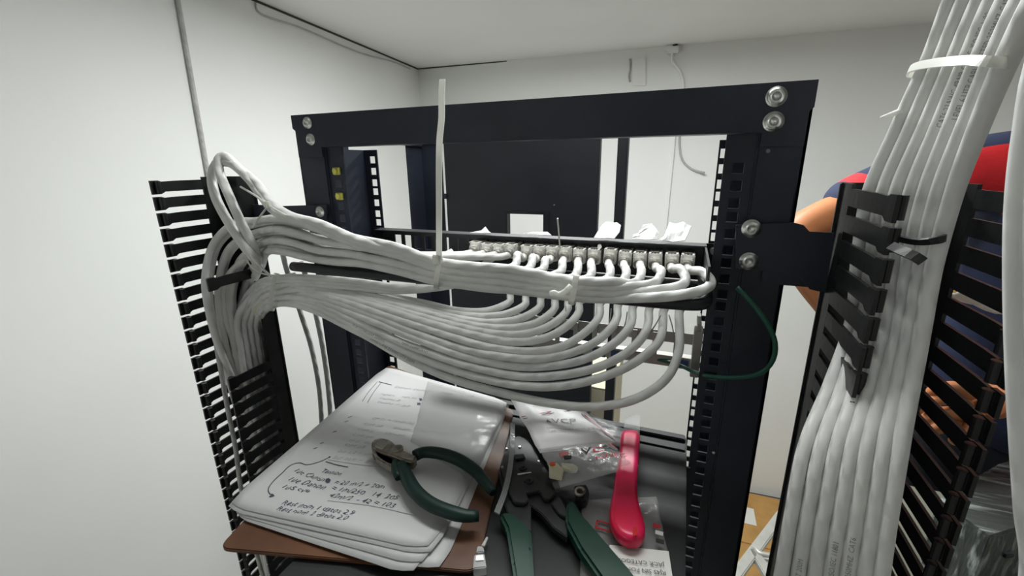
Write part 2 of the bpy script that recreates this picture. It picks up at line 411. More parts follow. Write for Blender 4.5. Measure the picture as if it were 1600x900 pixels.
# ------------------------------------------------------------------ rack
YF = 0.455; YR = 0.53
XL, XR = -0.481, 0.0924         # outside of the front posts
HCL, HCR = -0.4225, 0.0420      # hole columns
Z0 = 0.0                        # floor
ZT = H+0.062
rack = empty('equipment_rack', (-0.19, 0.6, 0), 'black steel open equipment rack with square-holed mounting rails', 'rack')
def hole_list(z0, z1, ztop):
    """bottom and top of each square hole (9.5 mm), EIA spacing"""
    out = []; z = ztop; k = 0; step = (0.01588, 0.01588, 0.0127)
    while z > z0:
        if z-0.00475 > z0 and z+0.00475 < z1: out.append((z-0.00475, z+0.00475))
        z -= step[k % 3]; k += 1
    return out
def holed_strip(bm, x0, x1, hx, y0, y1, z0, z1, holes):
    a, b = hx-0.00475, hx+0.00475
    bx(bm, x0, a, y0, y1, z0, z1); bx(bm, b, x1, y0, y1, z0, z1)
    zz = z0
    for lo, hi in sorted(holes):
        bx(bm, a, b, y0, y1, zz, lo); zz = hi
    bx(bm, a, b, y0, y1, zz, z1)
ztf = H-0.0075
hf = hole_list(0.45, H+0.015, ztf)
hr = hole_list(0.45, H+0.018, H+0.0065)
for side, x_out, hx, s in (('left', XL, HCL, 1), ('right', XR, HCR, -1)):
    # s = +1: inside lies to +x
    face = hx-s*0.0145
    bm = bmesh.new()
    x0, x1 = sorted((x_out, face)); bx(bm, x0, x1, YF, YF+0.002, Z0, ZT-0.012)
    x0, x1 = sorted((x_out, x_out+s*0.002)); bx(bm, x0, x1, YF+.002, YR+0.02, Z0, ZT-0.012)
    x0, x1 = sorted((face, face+s*0.002)); bx(bm, x0, x1, YF+.002, YF+0.006, Z0, ZT-0.04)
    bmesh.ops.bevel(bm, geom=[e for e in bm.edges if abs((e.verts[0].co-e.verts[1].co).z) > 0.5 and all(abs(v.co.x-x_out) < 1e-5 and v.co.y < YF+0.001 for v in e.verts)], offset=0.004, segments=3, affect='EDGES')
    post = obj('post', bm, M['rack'], rack)
    bm = bmesh.new(); a, b = sorted((face, hx+s*0.0125))
    holed_strip(bm, a, b, hx, YF+0.004, YF+0.006, Z0, ZT-0.04, hf)
    obj('mounting_rail', bm, M['rack'], rack)
    # web from front flange outside edge to the rear flange, and the rear flange with its own holes
    bm = bmesh.new()
    hq = hx+.001 if s > 0 else 0.0345; xe = hq+s*(0.0085 if s > 0 else .0066); a, b = sorted((hx-s*0.04, xe))
    holed_strip(bm, a, b, hq, YR, YR+0.002, Z0, ZT-0.042, hr)
    x0, x1 = sorted((face-s*.0005, face+s*0.0015)); bx(bm, x0, x1, YF+0.006, YR, Z0, ZT-0.042)
    obj('mounting_rail', bm, M['rack'], rack)
    # rear post
    bm = bmesh.new(); x0, x1 = sorted((x_out, x_out+s*(0.045 if s > 0 else 0.022)))
    bx(bm, x0, x1, 0.75, 0.752, Z0, ZT-0.004)
    x0, x1 = sorted((x_out, x_out+s*0.002)); bx(bm, x0, x1, 0.70, 0.75, Z0, ZT-0.004)
    obj('rear_post', bm, M['rack'], rack)
    # side tie between front and rear posts at the top, base foot
    bm = bmesh.new(); x0, x1 = sorted((x_out+s*.003, x_out+s*0.006)); bx(bm, x0, x1, YF+.004, 0.748, ZT-0.03, ZT-0.004)
    obj('side_tie', bm, M['rack'], rack)
    x0, x1 = sorted((x_out, x_out+s*0.06)); obj('foot', boxmesh(x0, x1, YF-0.1, 0.85, 0, 0.05, bevel=.003), M['rack'], rack)
# front beam with end tabs and bottom lip
bm = bmesh.new()
bxl, bxr = XL, XR
zb = H+0.0225
outl = [(bxl, ZT), (bxl, ZT-0.016), (bxl+.004, ZT-0.019), (bxl+.004, zb-.012), (HCL-.0145, zb-.012), (HCL-.0145, zb), (HCR+.0145, zb), (HCR+.0145, zb-.012), (bxr-.003, zb-.012), (bxr-.003, ZT-.024), (bxr, ZT-0.021), (bxr, ZT)]
mt = Matrix(((1, 0, 0, 0), (0, 0, 1, 0), (0, 1, 0, 0), (0, 0, 0, 1)))
prism(bm, outl, YF-0.0022, YF-0.0002, mt)
obj('top_beam', bm, M['rack'], rack)
bm = bmesh.new(); bx(bm, HCL-.0145, HCR+.0145, YF-.0002, YF+0.022, zb, zb+0.0018)
bx(bm, bxl+.004, bxr-.004, YF-.0002, YF+0.03, ZT-0.002, ZT-.0002)
obj('beam_lip', bm, M['rack'], rack)
obj('rear_beam', boxmesh(XL+.003, XR-.003, 0.746, 0.75, ZT-0.02, ZT-.0001), M['rack'], rack)
# button-head screws
def screw(px, py, r, hexr, nm='screw', y=YF-0.0022):
    c = P(px, py, y)
    bm = bmesh.new()
    prof = [(r*1.15, 0), (r*1.15, .0008), (r, .0009), (r*.96, .0018), (r*.78, .0030), (r*.52, .0036), (hexr*1.15, .0036), (hexr*1.15, .0012)]
    n = 24; rings = []
    for rr, d in prof:
        rings.append([bm.verts.new((c.x+rr*math.cos(2*math.pi*i/n), c.y-d, c.z+rr*math.sin(2*math.pi*i/n))) for i in range(n)])
    for a, b in zip(rings, rings[1:]):
        for i in range(n): bm.faces.new((a[i], a[(i+1) % n], b[(i+1) % n], b[i]))
    bm.faces.new(rings[-1]); bmesh.ops.recalc_face_normals(bm, faces=bm.faces[:])
    o = obj(nm, bm, M['steel'], rack, smooth=True)
    bm = bmesh.new(); cyl(bm, (c.x, c.y-.0014, c.z), (c.x, c.y-.0031, c.z), hexr*1.12, n=6)
    bmesh.ops.delete(bm, geom=[f for f in bm.faces if len(f.verts) == 6 and f.calc_center_median().y < c.y-.002], context='FACES')
    obj('hex_socket', bm, M['steel_dark'], o)
for q in ((480.5, 192), (485.5, 218)): screw(*q, 0.0062, 0.0027)
screw(500, 331, .0062, .0027, y=YF-.0063)
for q in ((1213, 151), (1208.5, 190)): screw(*q, 0.0072, 0.0032)
for q in ((1174, 357), (1170, 408)): screw(*q, 0.0072, 0.0032, y=YF-.0079)
# small plugged hole on the right post
c = P(1200, 236, YF); bm = bmesh.new(); cyl(bm, (c.x, c.y-.0006, c.z), (c.x, c.y+.0002, c.z), .0018, n=10); obj('rivet', bm, M['steel_dark'], rack)
c = P(1115, 707, YF); bm = bmesh.new(); cyl(bm, (c.x, c.y-.0006, c.z), (c.x, c.y+.0002, c.z), .0015, n=10); obj('rivet', bm, M['steel'], rack)
# cage nuts
for k, (hz, lab) in enumerate(((hf and sorted(hf)[-1], 'yellow cage nut in the topmost hole of the left mounting rail'), (sorted(hf)[-3], 'yellow cage nut two holes below the top of the left mounting rail'))):
    zc = (hz[0]+hz[1])/2; t = empty('cage_nut', (HCL, YF+.004, zc), lab, 'cage nut', 'yellow cage nuts')
    bm = boxmesh(HCL-.0046, HCL+.0046, YF+.0005, YF+.012, zc-.0046, zc+.0046, bevel=.001, seg=1); obj('cage', bm, M['brass'], t)
    bm = bmesh.new(); cyl(bm, (HCL, YF+.0002, zc), (HCL, YF-.0008, zc), .0036, .0034, n=14); nut = obj('nut', bm, M['brass'], t)
    bm = bmesh.new(); cyl(bm, (HCL, YF-.0003, zc), (HCL, YF-.0012, zc), .0024, n=12); obj('thread_hole', bm, M['gap'], nut)
    bm = boxmesh(HCL+.005, HCL+.0068, YF+.001, YF+.003, zc-.004, zc+.004); obj('spring_wing', bm, M['brass'], t)

# ------------------------------------------------------------------ patch panels
JX = []
x = 0.0085
for k in range(24):
    JX.append(x); x -= 0.0168
    if k % 6 == 5: x -= 0.0027
JX = [j+0.0 for j in JX]
def patch_panel(zc, zlo, zhi, label, jackz):
    t = empty('patch_panel', (-0.19, YR, zc), label, 'patch panel')
    bm = bmesh.new(); xq = JX[15]-.0086
    bx(bm, xq, 0.0258, YR-.004, YR-.002, zlo, zhi); bx(bm, -0.4135, 0.0258, YR-.022, YR-.004, zhi-.0015, zhi)
    hh = min(.0095, (zhi-zlo)/2-.003)
    bx(bm, -0.4135, xq, YR-.004, YR-.002, jackz+hh, zhi); bx(bm, -0.4135, xq, YR-.004, YR-.002, zlo, jackz-hh)
    xs_ = [xq]+[v for k in range(16, 24) for v in (JX[k]+.0056, JX[k]-.0056)]+[-.4135]
    for q in range(0, len(xs_), 2): bx(bm, xs_[q+1], xs_[q], YR-.004, YR-.002, jackz-hh, jackz+hh)
    bx(bm, -0.4135, -0.412, YR-.022, YR-.004, zlo, zhi-.0015); bx(bm, 0.0243, 0.0258, YR-.022, YR-.004, zlo, zhi-.0015)
    # ears behind the rails
    bx(bm, -0.431, -0.4135, YR-.004, YR-.0005, zlo, zhi); bx(bm, 0.0258, 0.045, YR-.004, YR-.0005, zlo, zhi)
    obj('panel_plate', bm, M['panel'], t)
    for sx in (-0.42, 0.034):
        bm = bmesh.new(); cyl(bm, (sx, YR-.004, zhi-.008), (sx, YR-.0075, zhi-.008), .0045, .0036, n=14); obj('screw', bm, M['steel'], t)
    bm = bmesh.new(); cyl(bm, (-0.089, YR-.022, zhi-.006), (-0.089, YR-.0255, zhi-.006), .003, .0026, n=12); obj('screw', bm, M['steel'], t)
    # keystone jacks: body, cap, wire slots
    b = bmesh.new(); bx(b, -.0074, .0074, -.026, 0, -.0085, .0085); bmesh.ops.bevel(b, geom=b.edges[:], offset=.0012, segments=2, affect='EDGES')
    mb = bpy.data.meshes.new('keystone_jack'); b.to_mesh(mb); b.free(); mb.materials.append(M['jack'])
    b = bmesh.new(); bx(b, -.0066, .0066, -.0305, -.0262, -.0080, .0062)
    bmesh.ops.bevel(b, geom=b.edges[:], offset=.0016, segments=2, affect='EDGES')
    for sx in (-.0055, .0055): bx(b, sx-.0012, sx+.0012, -.029, -.004, .0086, .0098)
    for q in range(4): bx(b, -.0062+q*.0035, -.0046+q*.0035, -.0245, -.006, .0086, .0092)
    mc = bpy.data.meshes.new('jack_cap'); b.to_mesh(mc); b.free(); mc.materials.append(M['jack'])
    b = bmesh.new(); cyl(b, (0, -.0306, -.0015), (0, -.034, -.0022), .0062, .0056, n=14, cap=True)
    mr = bpy.data.meshes.new('strain_ring'); b.to_mesh(mr); b.free(); mr.materials.append(M['jack_dark'])
    b = bmesh.new(); bx(b, -.004, .004, -.022, -.006, .0099, .0107)
    mi = bpy.data.meshes.new('jack_latch'); b.to_mesh(mi); b.free(); mi.materials.append(M['jack_dark'])
    for k, jx in enumerate(JX):
        if k > 15: continue
        o = bpy.data.objects.new('keystone_jack', mb); o.location = (jx, YR-.004, jackz+random.uniform(-.0006, .0006)); link(o, t)
        o.rotation_euler = (random.uniform(-.03, .03), random.uniform(-.05, .05), random.uniform(-.04, .04))
        for nm, mm in (('jack_cap', mc), ('strain_ring', mr), ('jack_latch', mi)):
            c = bpy.data.objects.new(nm, mm); COL.objects.link(c); c.parent = o
    return t
ZP1 = H-0.0896
JZ1 = H-0.108; JZ2 = H-0.150
patch_panel(H-.11, H-.132, ZP1, 'upper black patch panel, its row of clear jacks facing the camera', JZ1)
patch_panel(H-.15, H-.162, H-.1335, 'lower black patch panel mostly hidden behind the cable bar', JZ2)
# cable support bar: rod, arms
t = empty('cable_support_bar', (-0.2, 0.39, H-.12), 'black steel cable bar standing out from the patch panel', 'cable bar')
YB = 0.392; ZB = H-0.1205
bl, br_ = P(458, 418, YB), P(1104, 478, YB)
path = catmull([(bl.x, YB, ZB), (-0.2, YB, ZB), (br_.x-.012, YB, ZB), (br_.x-.002, YB+.006, ZB), (br_.x, YB+.02, ZB), (br_.x, YR-.03, ZB)], .01)
obj('rod', tubemesh('rod', path, .0058, 12), M['panel'], t)
obj('end_arm', boxmesh(br_.x-.001, br_.x+.001, YB+.02, YR-.004, ZB-.008, ZB+.03), M['panel'], t)
obj('end_arm', boxmesh(-0.409, -0.407, YB+.004, YR-.004, ZB-.006, ZB+.006), M['panel'], t)
# galvanised lacing frame below
t = empty('lacing_frame', (-0.05, YR-.02, H-.21), 'grey galvanised lacing frame with slots below the patch panels', 'frame')
def zr(py, px=1000, Y=0.51): return P(px, py, Y).z
Yl = 0.51
obj('lacing_bar', boxmesh(-0.20, 0.031, Yl, Yl+.002, zr(529), zr(513), bevel=.0005), M['galv'], t)
obj('lacing_bar', boxmesh(-0.30, 0.031, Yl, Yl+.012, zr(566), zr(550), bevel=.0005), M['galv'], t)
obj('end_plate', boxmesh(0.022, 0.031, Yl-.02, Yl-.001, zr(566), zr(498), bevel=.0005), M['galv'], t)
obj('end_plate', boxmesh(0.0245, 0.0285, Yl-.0195, Yl+.018, zr(498)+.0005, zr(488)+.0005), M['galv'], t)
for k in range(9):
    X0 = 0.005-k*0.024
    obj('tab', boxmesh(X0-.003, X0+.003, Yl-.003, Yl-.0005, zr(549), zr(515)), M['galv'], t)
for k, xx in enumerate((0.012, -0.062, -0.085)):
    o = obj('blue_sticker', boxmesh(xx-.008, xx+.008, Yl-.0012, Yl-.0002, zr(566), zr(553)), M['blue'], t); o['label'] = 'blue sticker'

# ------------------------------------------------------------------ vertical cable managers
PITCH = 0.0208
def finger_mesh(name, y_base, y_tip, inner):
    """one comb finger along -y, at origin z; thin bar, hooked tip turned to `inner` (+1: +x)"""
    b = bmesh.new(); th = .0013; h = .0068
    outl = [(y_base, -h), (y_tip+.016, -h), (y_tip+.011, -h-.0028), (y_tip, -h-.0030), (y_tip, h+.001), (y_tip+.010, h+.001), (y_tip+.013, h-.0006), (y_tip+.03, h), (y_base, h)]
    mt = Matrix(((0, 0, 1, 0), (1, 0, 0, 0), (0, 1, 0, 0), (0, 0, 0, 1)))
    prism(b, outl, -th, th, mt)
    me = bpy.data.meshes.new(name); b.to_mesh(me); b.free(); me.materials.append(M['plastic_black'])
    return me
def roll_mesh(y_tip, inner):
    b = bmesh.new()
    cyl(b, (inner*.0042, y_tip+.007, -.0085), (inner*.0042, y_tip+.007, .0072), .0034, n=12)
    bx(b, min(0, inner*.004), max(0, inner*.004), y_tip+.0045, y_tip+.0075, -.008, .0065)
    me = bpy.data.meshes.new('finger_roll'); b.to_mesh(me); b.free(); me.materials.append(M['plastic_black'])
    return me
def manager(name, xl, xr, y_base, y_tip, ztop, zbot, label, skip_right=(), skip_left=()):
    t = empty(name, ((xl+xr)/2, y_base, zbot), label, 'cable manager')
    obj('back_plate', boxmesh(xl-.003, xr+.003, y_base, y_base+.004, zbot, ztop+.004, bevel=.001), M['plastic_black'], t)
    for sx, inner, skip in ((xl, 1, skip_left), (xr, -1, skip_right)):
        obj('side_wall', boxmesh(sx-.0013, sx+.0013, y_base-.022, y_base, zbot, ztop+.004), M['plastic_black'], t)
        fm = finger_mesh('finger', y_base-.0222, y_tip, inner); rm = roll_mesh(y_tip, inner)
        n = int((ztop-zbot)/PITCH)
        for k in range(n):
            if k in skip: continue
            o = bpy.data.objects.new('finger', fm); o.location = (sx, 0, ztop-.0065-k*PITCH)
            o.rotation_euler = (0, 0, 0); link(o, t)
            c = bpy.data.objects.new('finger_roll', rm); COL.objects.link(c); c.parent = o
    return t
LXL, LXR, LYB, LYT = -0.645, -0.575, 0.455, 0.366
lm = manager('vertical_cable_manager', LXL, LXR, LYB, LYT, H-0.0175, H-1.1, 'black comb-fingered vertical cable manager on the left of the rack', skip_right=set(range(0, 13))-{6})
RXL, RXR, RYB, RYT = 0.1245, 0.2016, 0.455, 0.347
rm_ = manager('vertical_cable_manager', RXL, RXR, RYB, RYT, H-0.024, H-1.1, 'black comb-fingered vertical cable manager stuffed with a thick white bundle', skip_left=())
# brackets between posts and managers
bm = boxmesh(XR-.02, RXL-.006, YF-.0052, YF-.0026, H-.112, H-.062, bevel=.001)
obj('bracket', bm, M['rack'], rm_)
a = P(1228, 342, YF-.005); b = P(1300, 458, YF-.02)
bm = bmesh.new(); mt = Matrix(((1, 0, 0, 0), (0, 0, 1, 0), (0, 1, 0, 0), (0, 0, 0, 1)))
ol = [(P(px, py, YF-.008).x, P(px, py, YF-.008).z) for px, py in ((1150, 352), (1240, 348), (1256, 352), (1265, 362), (1304, 364), (1290, 458), (1265, 452), (1248, 430), (1230, 426), (1150, 420))]
prism(bm, ol, YF-.0078, YF-.0054, mt); obj('bracket', bm, M['rack'], rm_)
bm = bmesh.new()
ol = [(P(px, py, YF-.006).x, P(px, py, YF-.006).z) for px, py in ((510, 320), (440, 322), (398, 320), (375, 318), (375, 345), (440, 352), (510, 345))]
prism(bm, ol, YF-.0062, YF-.0032, mt); obj('bracket', bm, M['rack'], lm)

# ------------------------------------------------------------------ cables
CAB = []
def cable(pts, label, r=.0040, m='cable', group=None, wob=.0006, name='network_cable', n=10):
    path = catmull(pts, .006)
    sd = random.random()*50
    path = [p+Vector(noise.noise_vector(Vector((sd, i*.11, 0))))*wob if 2 < i < len(path)-3 else p for i, p in enumerate(path)]
    o = obj(name, tubemesh(name, path, r, n), M[m]); tag(o, label, 'cable', group)
    o_path = path
    CAB.append((o, path, r)); return o
def print_on(o, path, r, s0, txt, size, facing, flip=False):
    """lettering wrapped on the side of a cable facing `facing`, starting at length s0"""
    L = [0.0]
    for i in range(1, len(path)): L.append(L[-1]+(path[i]-path[i-1]).length)
    v, f = text_mesh(txt, size)
    V = []
    for p in v:
        s = s0+(-p.x if flip else p.x); i = 0
        s = min(max(s, 0), L[-1]-1e-5)
        lo, hi = 0, len(L)-1
        while hi-lo > 1:
            mid = (lo+hi)//2
            if L[mid] <= s: lo = mid
            else: hi = mid
        t = (s-L[lo])/(L[lo+1]-L[lo]); c = path[lo].lerp(path[lo+1], t)
        T = (path[min(lo+2, len(path)-1)]-path[max(lo-1, 0)]).normalized()
        F = facing-c; F = F-T*F.dot(T); F.normalize(); B = T.cross(F)
        a = (p.y-size*.35)/r*(1 if flip else -1)
        V.append(tuple(c+(F*math.cos(a)+B*math.sin(a))*(r+.00025)))
    me = bpy.data.meshes.new('jacket_print'); me.from_pydata(V, [], f)
    return obj('jacket_print', me, M['cable_ink'], o)
CAMP = Vector((0, 0, H))

# --- upper bundle: from the right-hand twelve jacks to the left manager
GU = 'cables of the upper bundle'
ordn = ['rightmost', 'second', 'third', 'fourth', 'fifth', 'sixth', 'seventh', 'eighth', 'ninth', 'tenth', 'eleventh', 'twelfth']
# stations: (top px,py), (bottom px,py), Y
ST = [((960, 441), (960, 466), .385), ((896, 440), (896, 464), .372), ((800, 421), (800, 453), .368), ((690, 411), (690, 441), .366),
      ((620, 387), (620, 423), .372), ((560, 373), (560, 412), .380), ((500, 357), (500, 408), .390), ((440, 342), (443, 392), .400),
      ((400, 345), (418, 396), .412)]
def chan(px, py, X): return P(px, py, X=X)
for k in range(12):
    # k = 0 is the rightmost jack; four strands side by side, three layers deep
    jx = JX[k]; jp = Vector((jx, YR-.034, JZ1-.002))
    layer = k//4; tt = 1-(k % 4)/3.0
    if layer == 1: tt = tt*.78+.11
    if layer == 2: tt = tt*.9+.02
    dy = layer*.0078
    pts = [jp+Vector((0, .006, 0)), jp, jp+Vector((.001, -.010, -.002))]
    ex_ = [(1108, 440), (1066, 440), (1032, 436), (1002, 436), (978, 436), (954, 434), (925, 430), (903, 428), (878, 424), (852, 420), (832, 416), (808, 412)][k]
    if k == 0:
        pts += [P(1096, 424, .455), P(1111, 441, .425), P(1096, 454, .395)]
        pts += [P(1050, 462, .384)]
    elif k == 1: pts += [P(1062, 420, .455), P(1071, 436, .43), P(1056, 449, .40)]
    else:
        a = P(ex_[0], ex_[1]-14, .462); b = P(ex_[0]-2, ex_[1], .43); c = P(ex_[0]-16, ex_[1]+8, .40)
        pts += [a, b, c]
    for j, (tp, bt, Y) in enumerate(ST):
        tj = min(1.03, max(-.03, tt+.10*noise.noise(Vector((k*3.7, j*.55, 1.5)))*(1 if 2 < j < 9 else .4)))
        px = tp[0]+(bt[0]-tp[0])*tj; py = tp[1]+(bt[1]-tp[1])*tj
        if tp[0] > ex_[0]-34: continue
        pts.append(P(px, py, Y+dy))
    # over the side wall and down into the manager channel
    u = tt; lx = layer*.006
    pts.append(P(364+44*u, 350+66*u, X=-.572+.017*u+lx)); pts.append(P(332+66*u, 382+48*u, X=-.606+.012*u+lx))
    Xc = -0.622+0.010*layer+.003*(k % 2)
    pts.append(chan(320+u*68, 440+u*15, Xc)); pts.append(chan(328+u*50, 495, Xc)); pts.append(chan(344+u*36, 550, Xc))
    e = pts[-1]; pts += [Vector((Xc, e.y*.4+.41*.6+.006*(k % 3), H-.40)), Vector((Xc, .390+.013*(k % 4), H-.62)), Vector((Xc, .390+.013*(k % 4), H-1.0))]
    lab = 'white network cable on the rightmost jack of the upper patch panel' if k == 0 else f'white network cable on the {ordn[k]} jack from the right, upper patch panel'
    cable(pts, lab, group=GU, r=.0046, wob=.0011)
# cables from the left-hand jacks, passing behind the upper bundle
for k in range(12, 16):
    jx = JX[k]; jp = Vector((jx, YR-.034, JZ1-.002))
    d = (k-12)/4
    pts = [jp+Vector((0, .006, 0)), jp, jp+Vector((-.006, -.012, -.001)), jp+Vector((-.035, -.024, -.001)), P(640-d*50, 402-d*8, .44), P(560-d*30, 388, .425), P(500, 372+d*18, .418), P(440, 360+d*22, .42), P(412, 376+d*10, .43), P(392, 396, X=-.56),
           chan(352+d*20, 440, -.60), chan(352+d*20, 500, -.60), Vector((-.602, .43, H-.36)), Vector((-.602, .43, H-1.0))]
    cable(pts, f'white network cable on the {("thirteenth", "fourteenth", "fifteenth", "sixteenth")[k-12]} jack from the right, running behind the upper bundle', group='cables behind the upper bundle', m='cable', r=.0044)

# --- lower bundle: from the second row of jacks, fanning out under the bar
GL = 'cables of the lower bundle'
FAN = [
 [(1061, 500, .478), (1061, 545, .455), (1042, 590, .432), (992, 624, .415), (930, 635, .405), (850, 628, .398), (760, 608, .394), (700, 590, .39), (640, 563, .388), (560, 519, .39), (490, 484, .398)],
 [(1036, 500, .478), (1030, 532, .455), (997, 563, .435), (950, 586, .42), (890, 601, .41), (820, 603, .40), (740, 588, .395), (660, 560, .39), (580, 522, .39), (500, 482, .398)],
 [(1014, 498, .478), (1008, 520, .46), (984, 547, .44), (940, 571, .425), (890, 585, .415), (820, 588, .405), (740, 574, .397), (650, 543, .392), (580, 513, .392), (500, 476, .40)],
 [(988, 495, .478), (983, 512, .462), (958, 538, .445), (920, 559, .43), (870, 571, .418), (810, 573, .408), (730, 558, .40), (650, 530, .395), (570, 497, .395), (500, 470, .402)],
 [(965, 492, .478), (957, 509, .462), (932, 533, .445), (895, 551, .43), (850, 560, .418), (800, 559, .409), (720, 544, .402), (650, 520, .398), (570, 488, .398), (500, 464, .404)],
 [(937, 488, .478), (929, 505, .462), (903, 528, .446), (870, 544, .433), (820, 549, .42), (760, 542, .41), (690, 522, .404), (620, 499, .40), (550, 475, .40), (490, 458, .405)],
 [(905, 485, .478), (895, 501, .463), (868, 521, .448), (840, 531, .436), (800, 534, .425), (740, 524, .414), (670, 505, .407), (600, 483, .404), (540, 466, .404), (480, 453, .407)],
 [(887, 482, .478), (877, 496, .465), (855, 511, .452), (820, 521, .44), (770, 521, .428), (710, 509, .418), (640, 490, .411), (560, 466, .408), (480, 449, .408)],
 [(868, 480, .478), (858, 492, .466), (835, 506, .455), (795, 513, .443), (745, 509, .431), (680, 494, .42), (600, 472, .413), (540, 458, .41), (480, 446, .41)],
 [(845, 477, .478), (835, 487, .467), (810, 499, .456), (765, 504, .445), (715, 498, .434), (650, 481, .422), (570, 460, .415), (480, 444, .412)],
 [(822, 474, .478), (812, 482, .468), (788, 491, .457), (740, 494, .447), (690, 487, .436), (630, 472, .425), (560, 455, .418), (480, 442, .415)],
 [(797, 470, .48), (785, 478, .47), (760, 486, .46), (715, 486, .45), (660, 474, .437), (600, 462, .426), (540, 450, .42), (480, 440, .417)],
]
nmp = {0: 'hanging lowest of all', 1: 'second lowest in the fan', 2: 'third lowest in the fan'}
for k, f in enumerate(FAN):
    jp = Vector((JX[k], YR-.034, JZ2-.002))
    pts = [jp+Vector((0, .006, 0)), jp, P(f[0][0], f[0][1]-13, .486)]
    pts += [P(*q) for q in f]
    u = 1-k/11.0                                    # 1 lowest in bundle
    lay = (k % 3)*.005
    pts += [P(440, 440+u*34, .410+lay), P(406+u*6, 452+u*36, .425+lay*.6), ]
    Xc = -0.600+lay*.8
    xo = 374+u*34
    pts += [chan(xo-2, 494+u*16, Xc), chan(xo+2, 545, Xc)]
    e = pts[-1]; pts += [Vector((Xc, min(e.y, .44), H-.36)), Vector((Xc, .425+.006*(k % 3), H-.6)), Vector((Xc, .425+.006*(k % 3), H-1.0))]
    lab = f'white network cable of the lower fan, {nmp[k]}' if k in nmp else f'white network cable on the {ordn[k]} jack from the right, lower patch panel'
    cable(pts, lab, group=GL, r=.0047, wob=.0010)
# strands of the lower bundle that run level to the left-hand jacks
for k in range(3):
    d = k*9
    pts = [Vector((JX[13+k*2], YR-.03, JZ1-.004)), Vector((JX[13+k*2]-.01, YR-.05, JZ1-.012)), P(720-k*12, 443, .45), P(640-k*10, 449+k*3, .425), P(560, 440+k*5, .412), P(490, 434+k*5, .408), P(440, 434+k*5, .412), P(400, 445+k*5, .426)]
    Xc = -.604+k*.003
    pts += [chan(372+k*9, 490, Xc), chan(376+k*10, 545, Xc), Vector((Xc, .43, H-.36)), Vector((Xc, .43, H-1.0))]
    cable(pts, ('white network cable running level along the top of the lower bundle', 'white network cable just under the top level strand of the lower bundle', 'white network cable third from the top of the lower bundle')[k], group=GL)
# two cables hanging loose beside the left post, their shade given as grey colour
cable([P(438, 380, .47), P(448, 420, .50), P(470, 490, .51), P(487, 545, .515), P(499, 610, .515), P(503, 680, .515), P(500, 800, .52), Vector((-.60, .53, .5))], 'cable hanging loose left of the rack post, shaded grey in its colour, the left one', m='cable_grey', name='loose_cable', group='loose cables by the left post')
cable([P(470, 410, .50), P(482, 445, .512), P(496, 500, .52), P(507, 560, .522), P(514, 620, .522), P(518, 690, .522), P(520, 800, .525), Vector((-.55, .54, .5))], 'cable hanging loose right beside the rack post, shaded grey in its colour', m='cable_grey', name='loose_cable', group='loose cables by the left post')
# loop of cable sticking up over the left manager
lp1 = [P(897, 444, .376), P(800, 426, .371), P(690, 414, .369), P(620, 392, .373), P(560, 376, .376), P(500, 350, .38), P(455, 338, .385), P(425, 318, .395), P(400, 285, .405), P(372, 262, .41), P(350, 243, .41), P(341, 250, .405), P(345, 275, .40), P(360, 310, .395), P(378, 350, .392), P(396, 385, .398), P(404, 408, .415), P(398, 440, .445), chan(392, 490, -.60), chan(396, 545, -.60), Vector((-.598, .44, H-.5))]
cable(lp1, 'white cable looped up over the left manager, inner strand of the loop', group='looped cables', r=.0056)
lp2 = [P(897, 448, .38), P(800, 430, .376), P(690, 420, .374), P(620, 398, .378), P(560, 382, .381), P(520, 366, .382), P(470, 345, .382), P(430, 330, .39), P(405, 300, .40), P(385, 275, .406), P(358, 254, .41), P(338, 256, .408), P(331, 275, .402), P(336, 305, .394), P(356, 345, .389), P(378, 380, .388), P(397, 404, .393), P(402, 420, .415), P(392, 450, .445), chan(384, 495, -.603), chan(388, 545, -.603), Vector((-.601, .44, H-.5))]
cable(lp2, 'white cable looped up over the left manager, outer left strand of the loop', group='looped cables', r=.0058)
# thin cable running down outside the right comb row
pts = [chan(322, 440, -.62), chan(335, 520, -.612), chan(345, 580, -.60), chan(356, 640, -.60), chan(368, 700, -.60), chan(378, 770, -.60), Vector((-.60, .372, H-.75)), Vector((-.60, .372, H-1.0))]
cable(pts, 'single grey cable outside the left manager, running down between its comb rows', r=.0032, m='cable_grey')

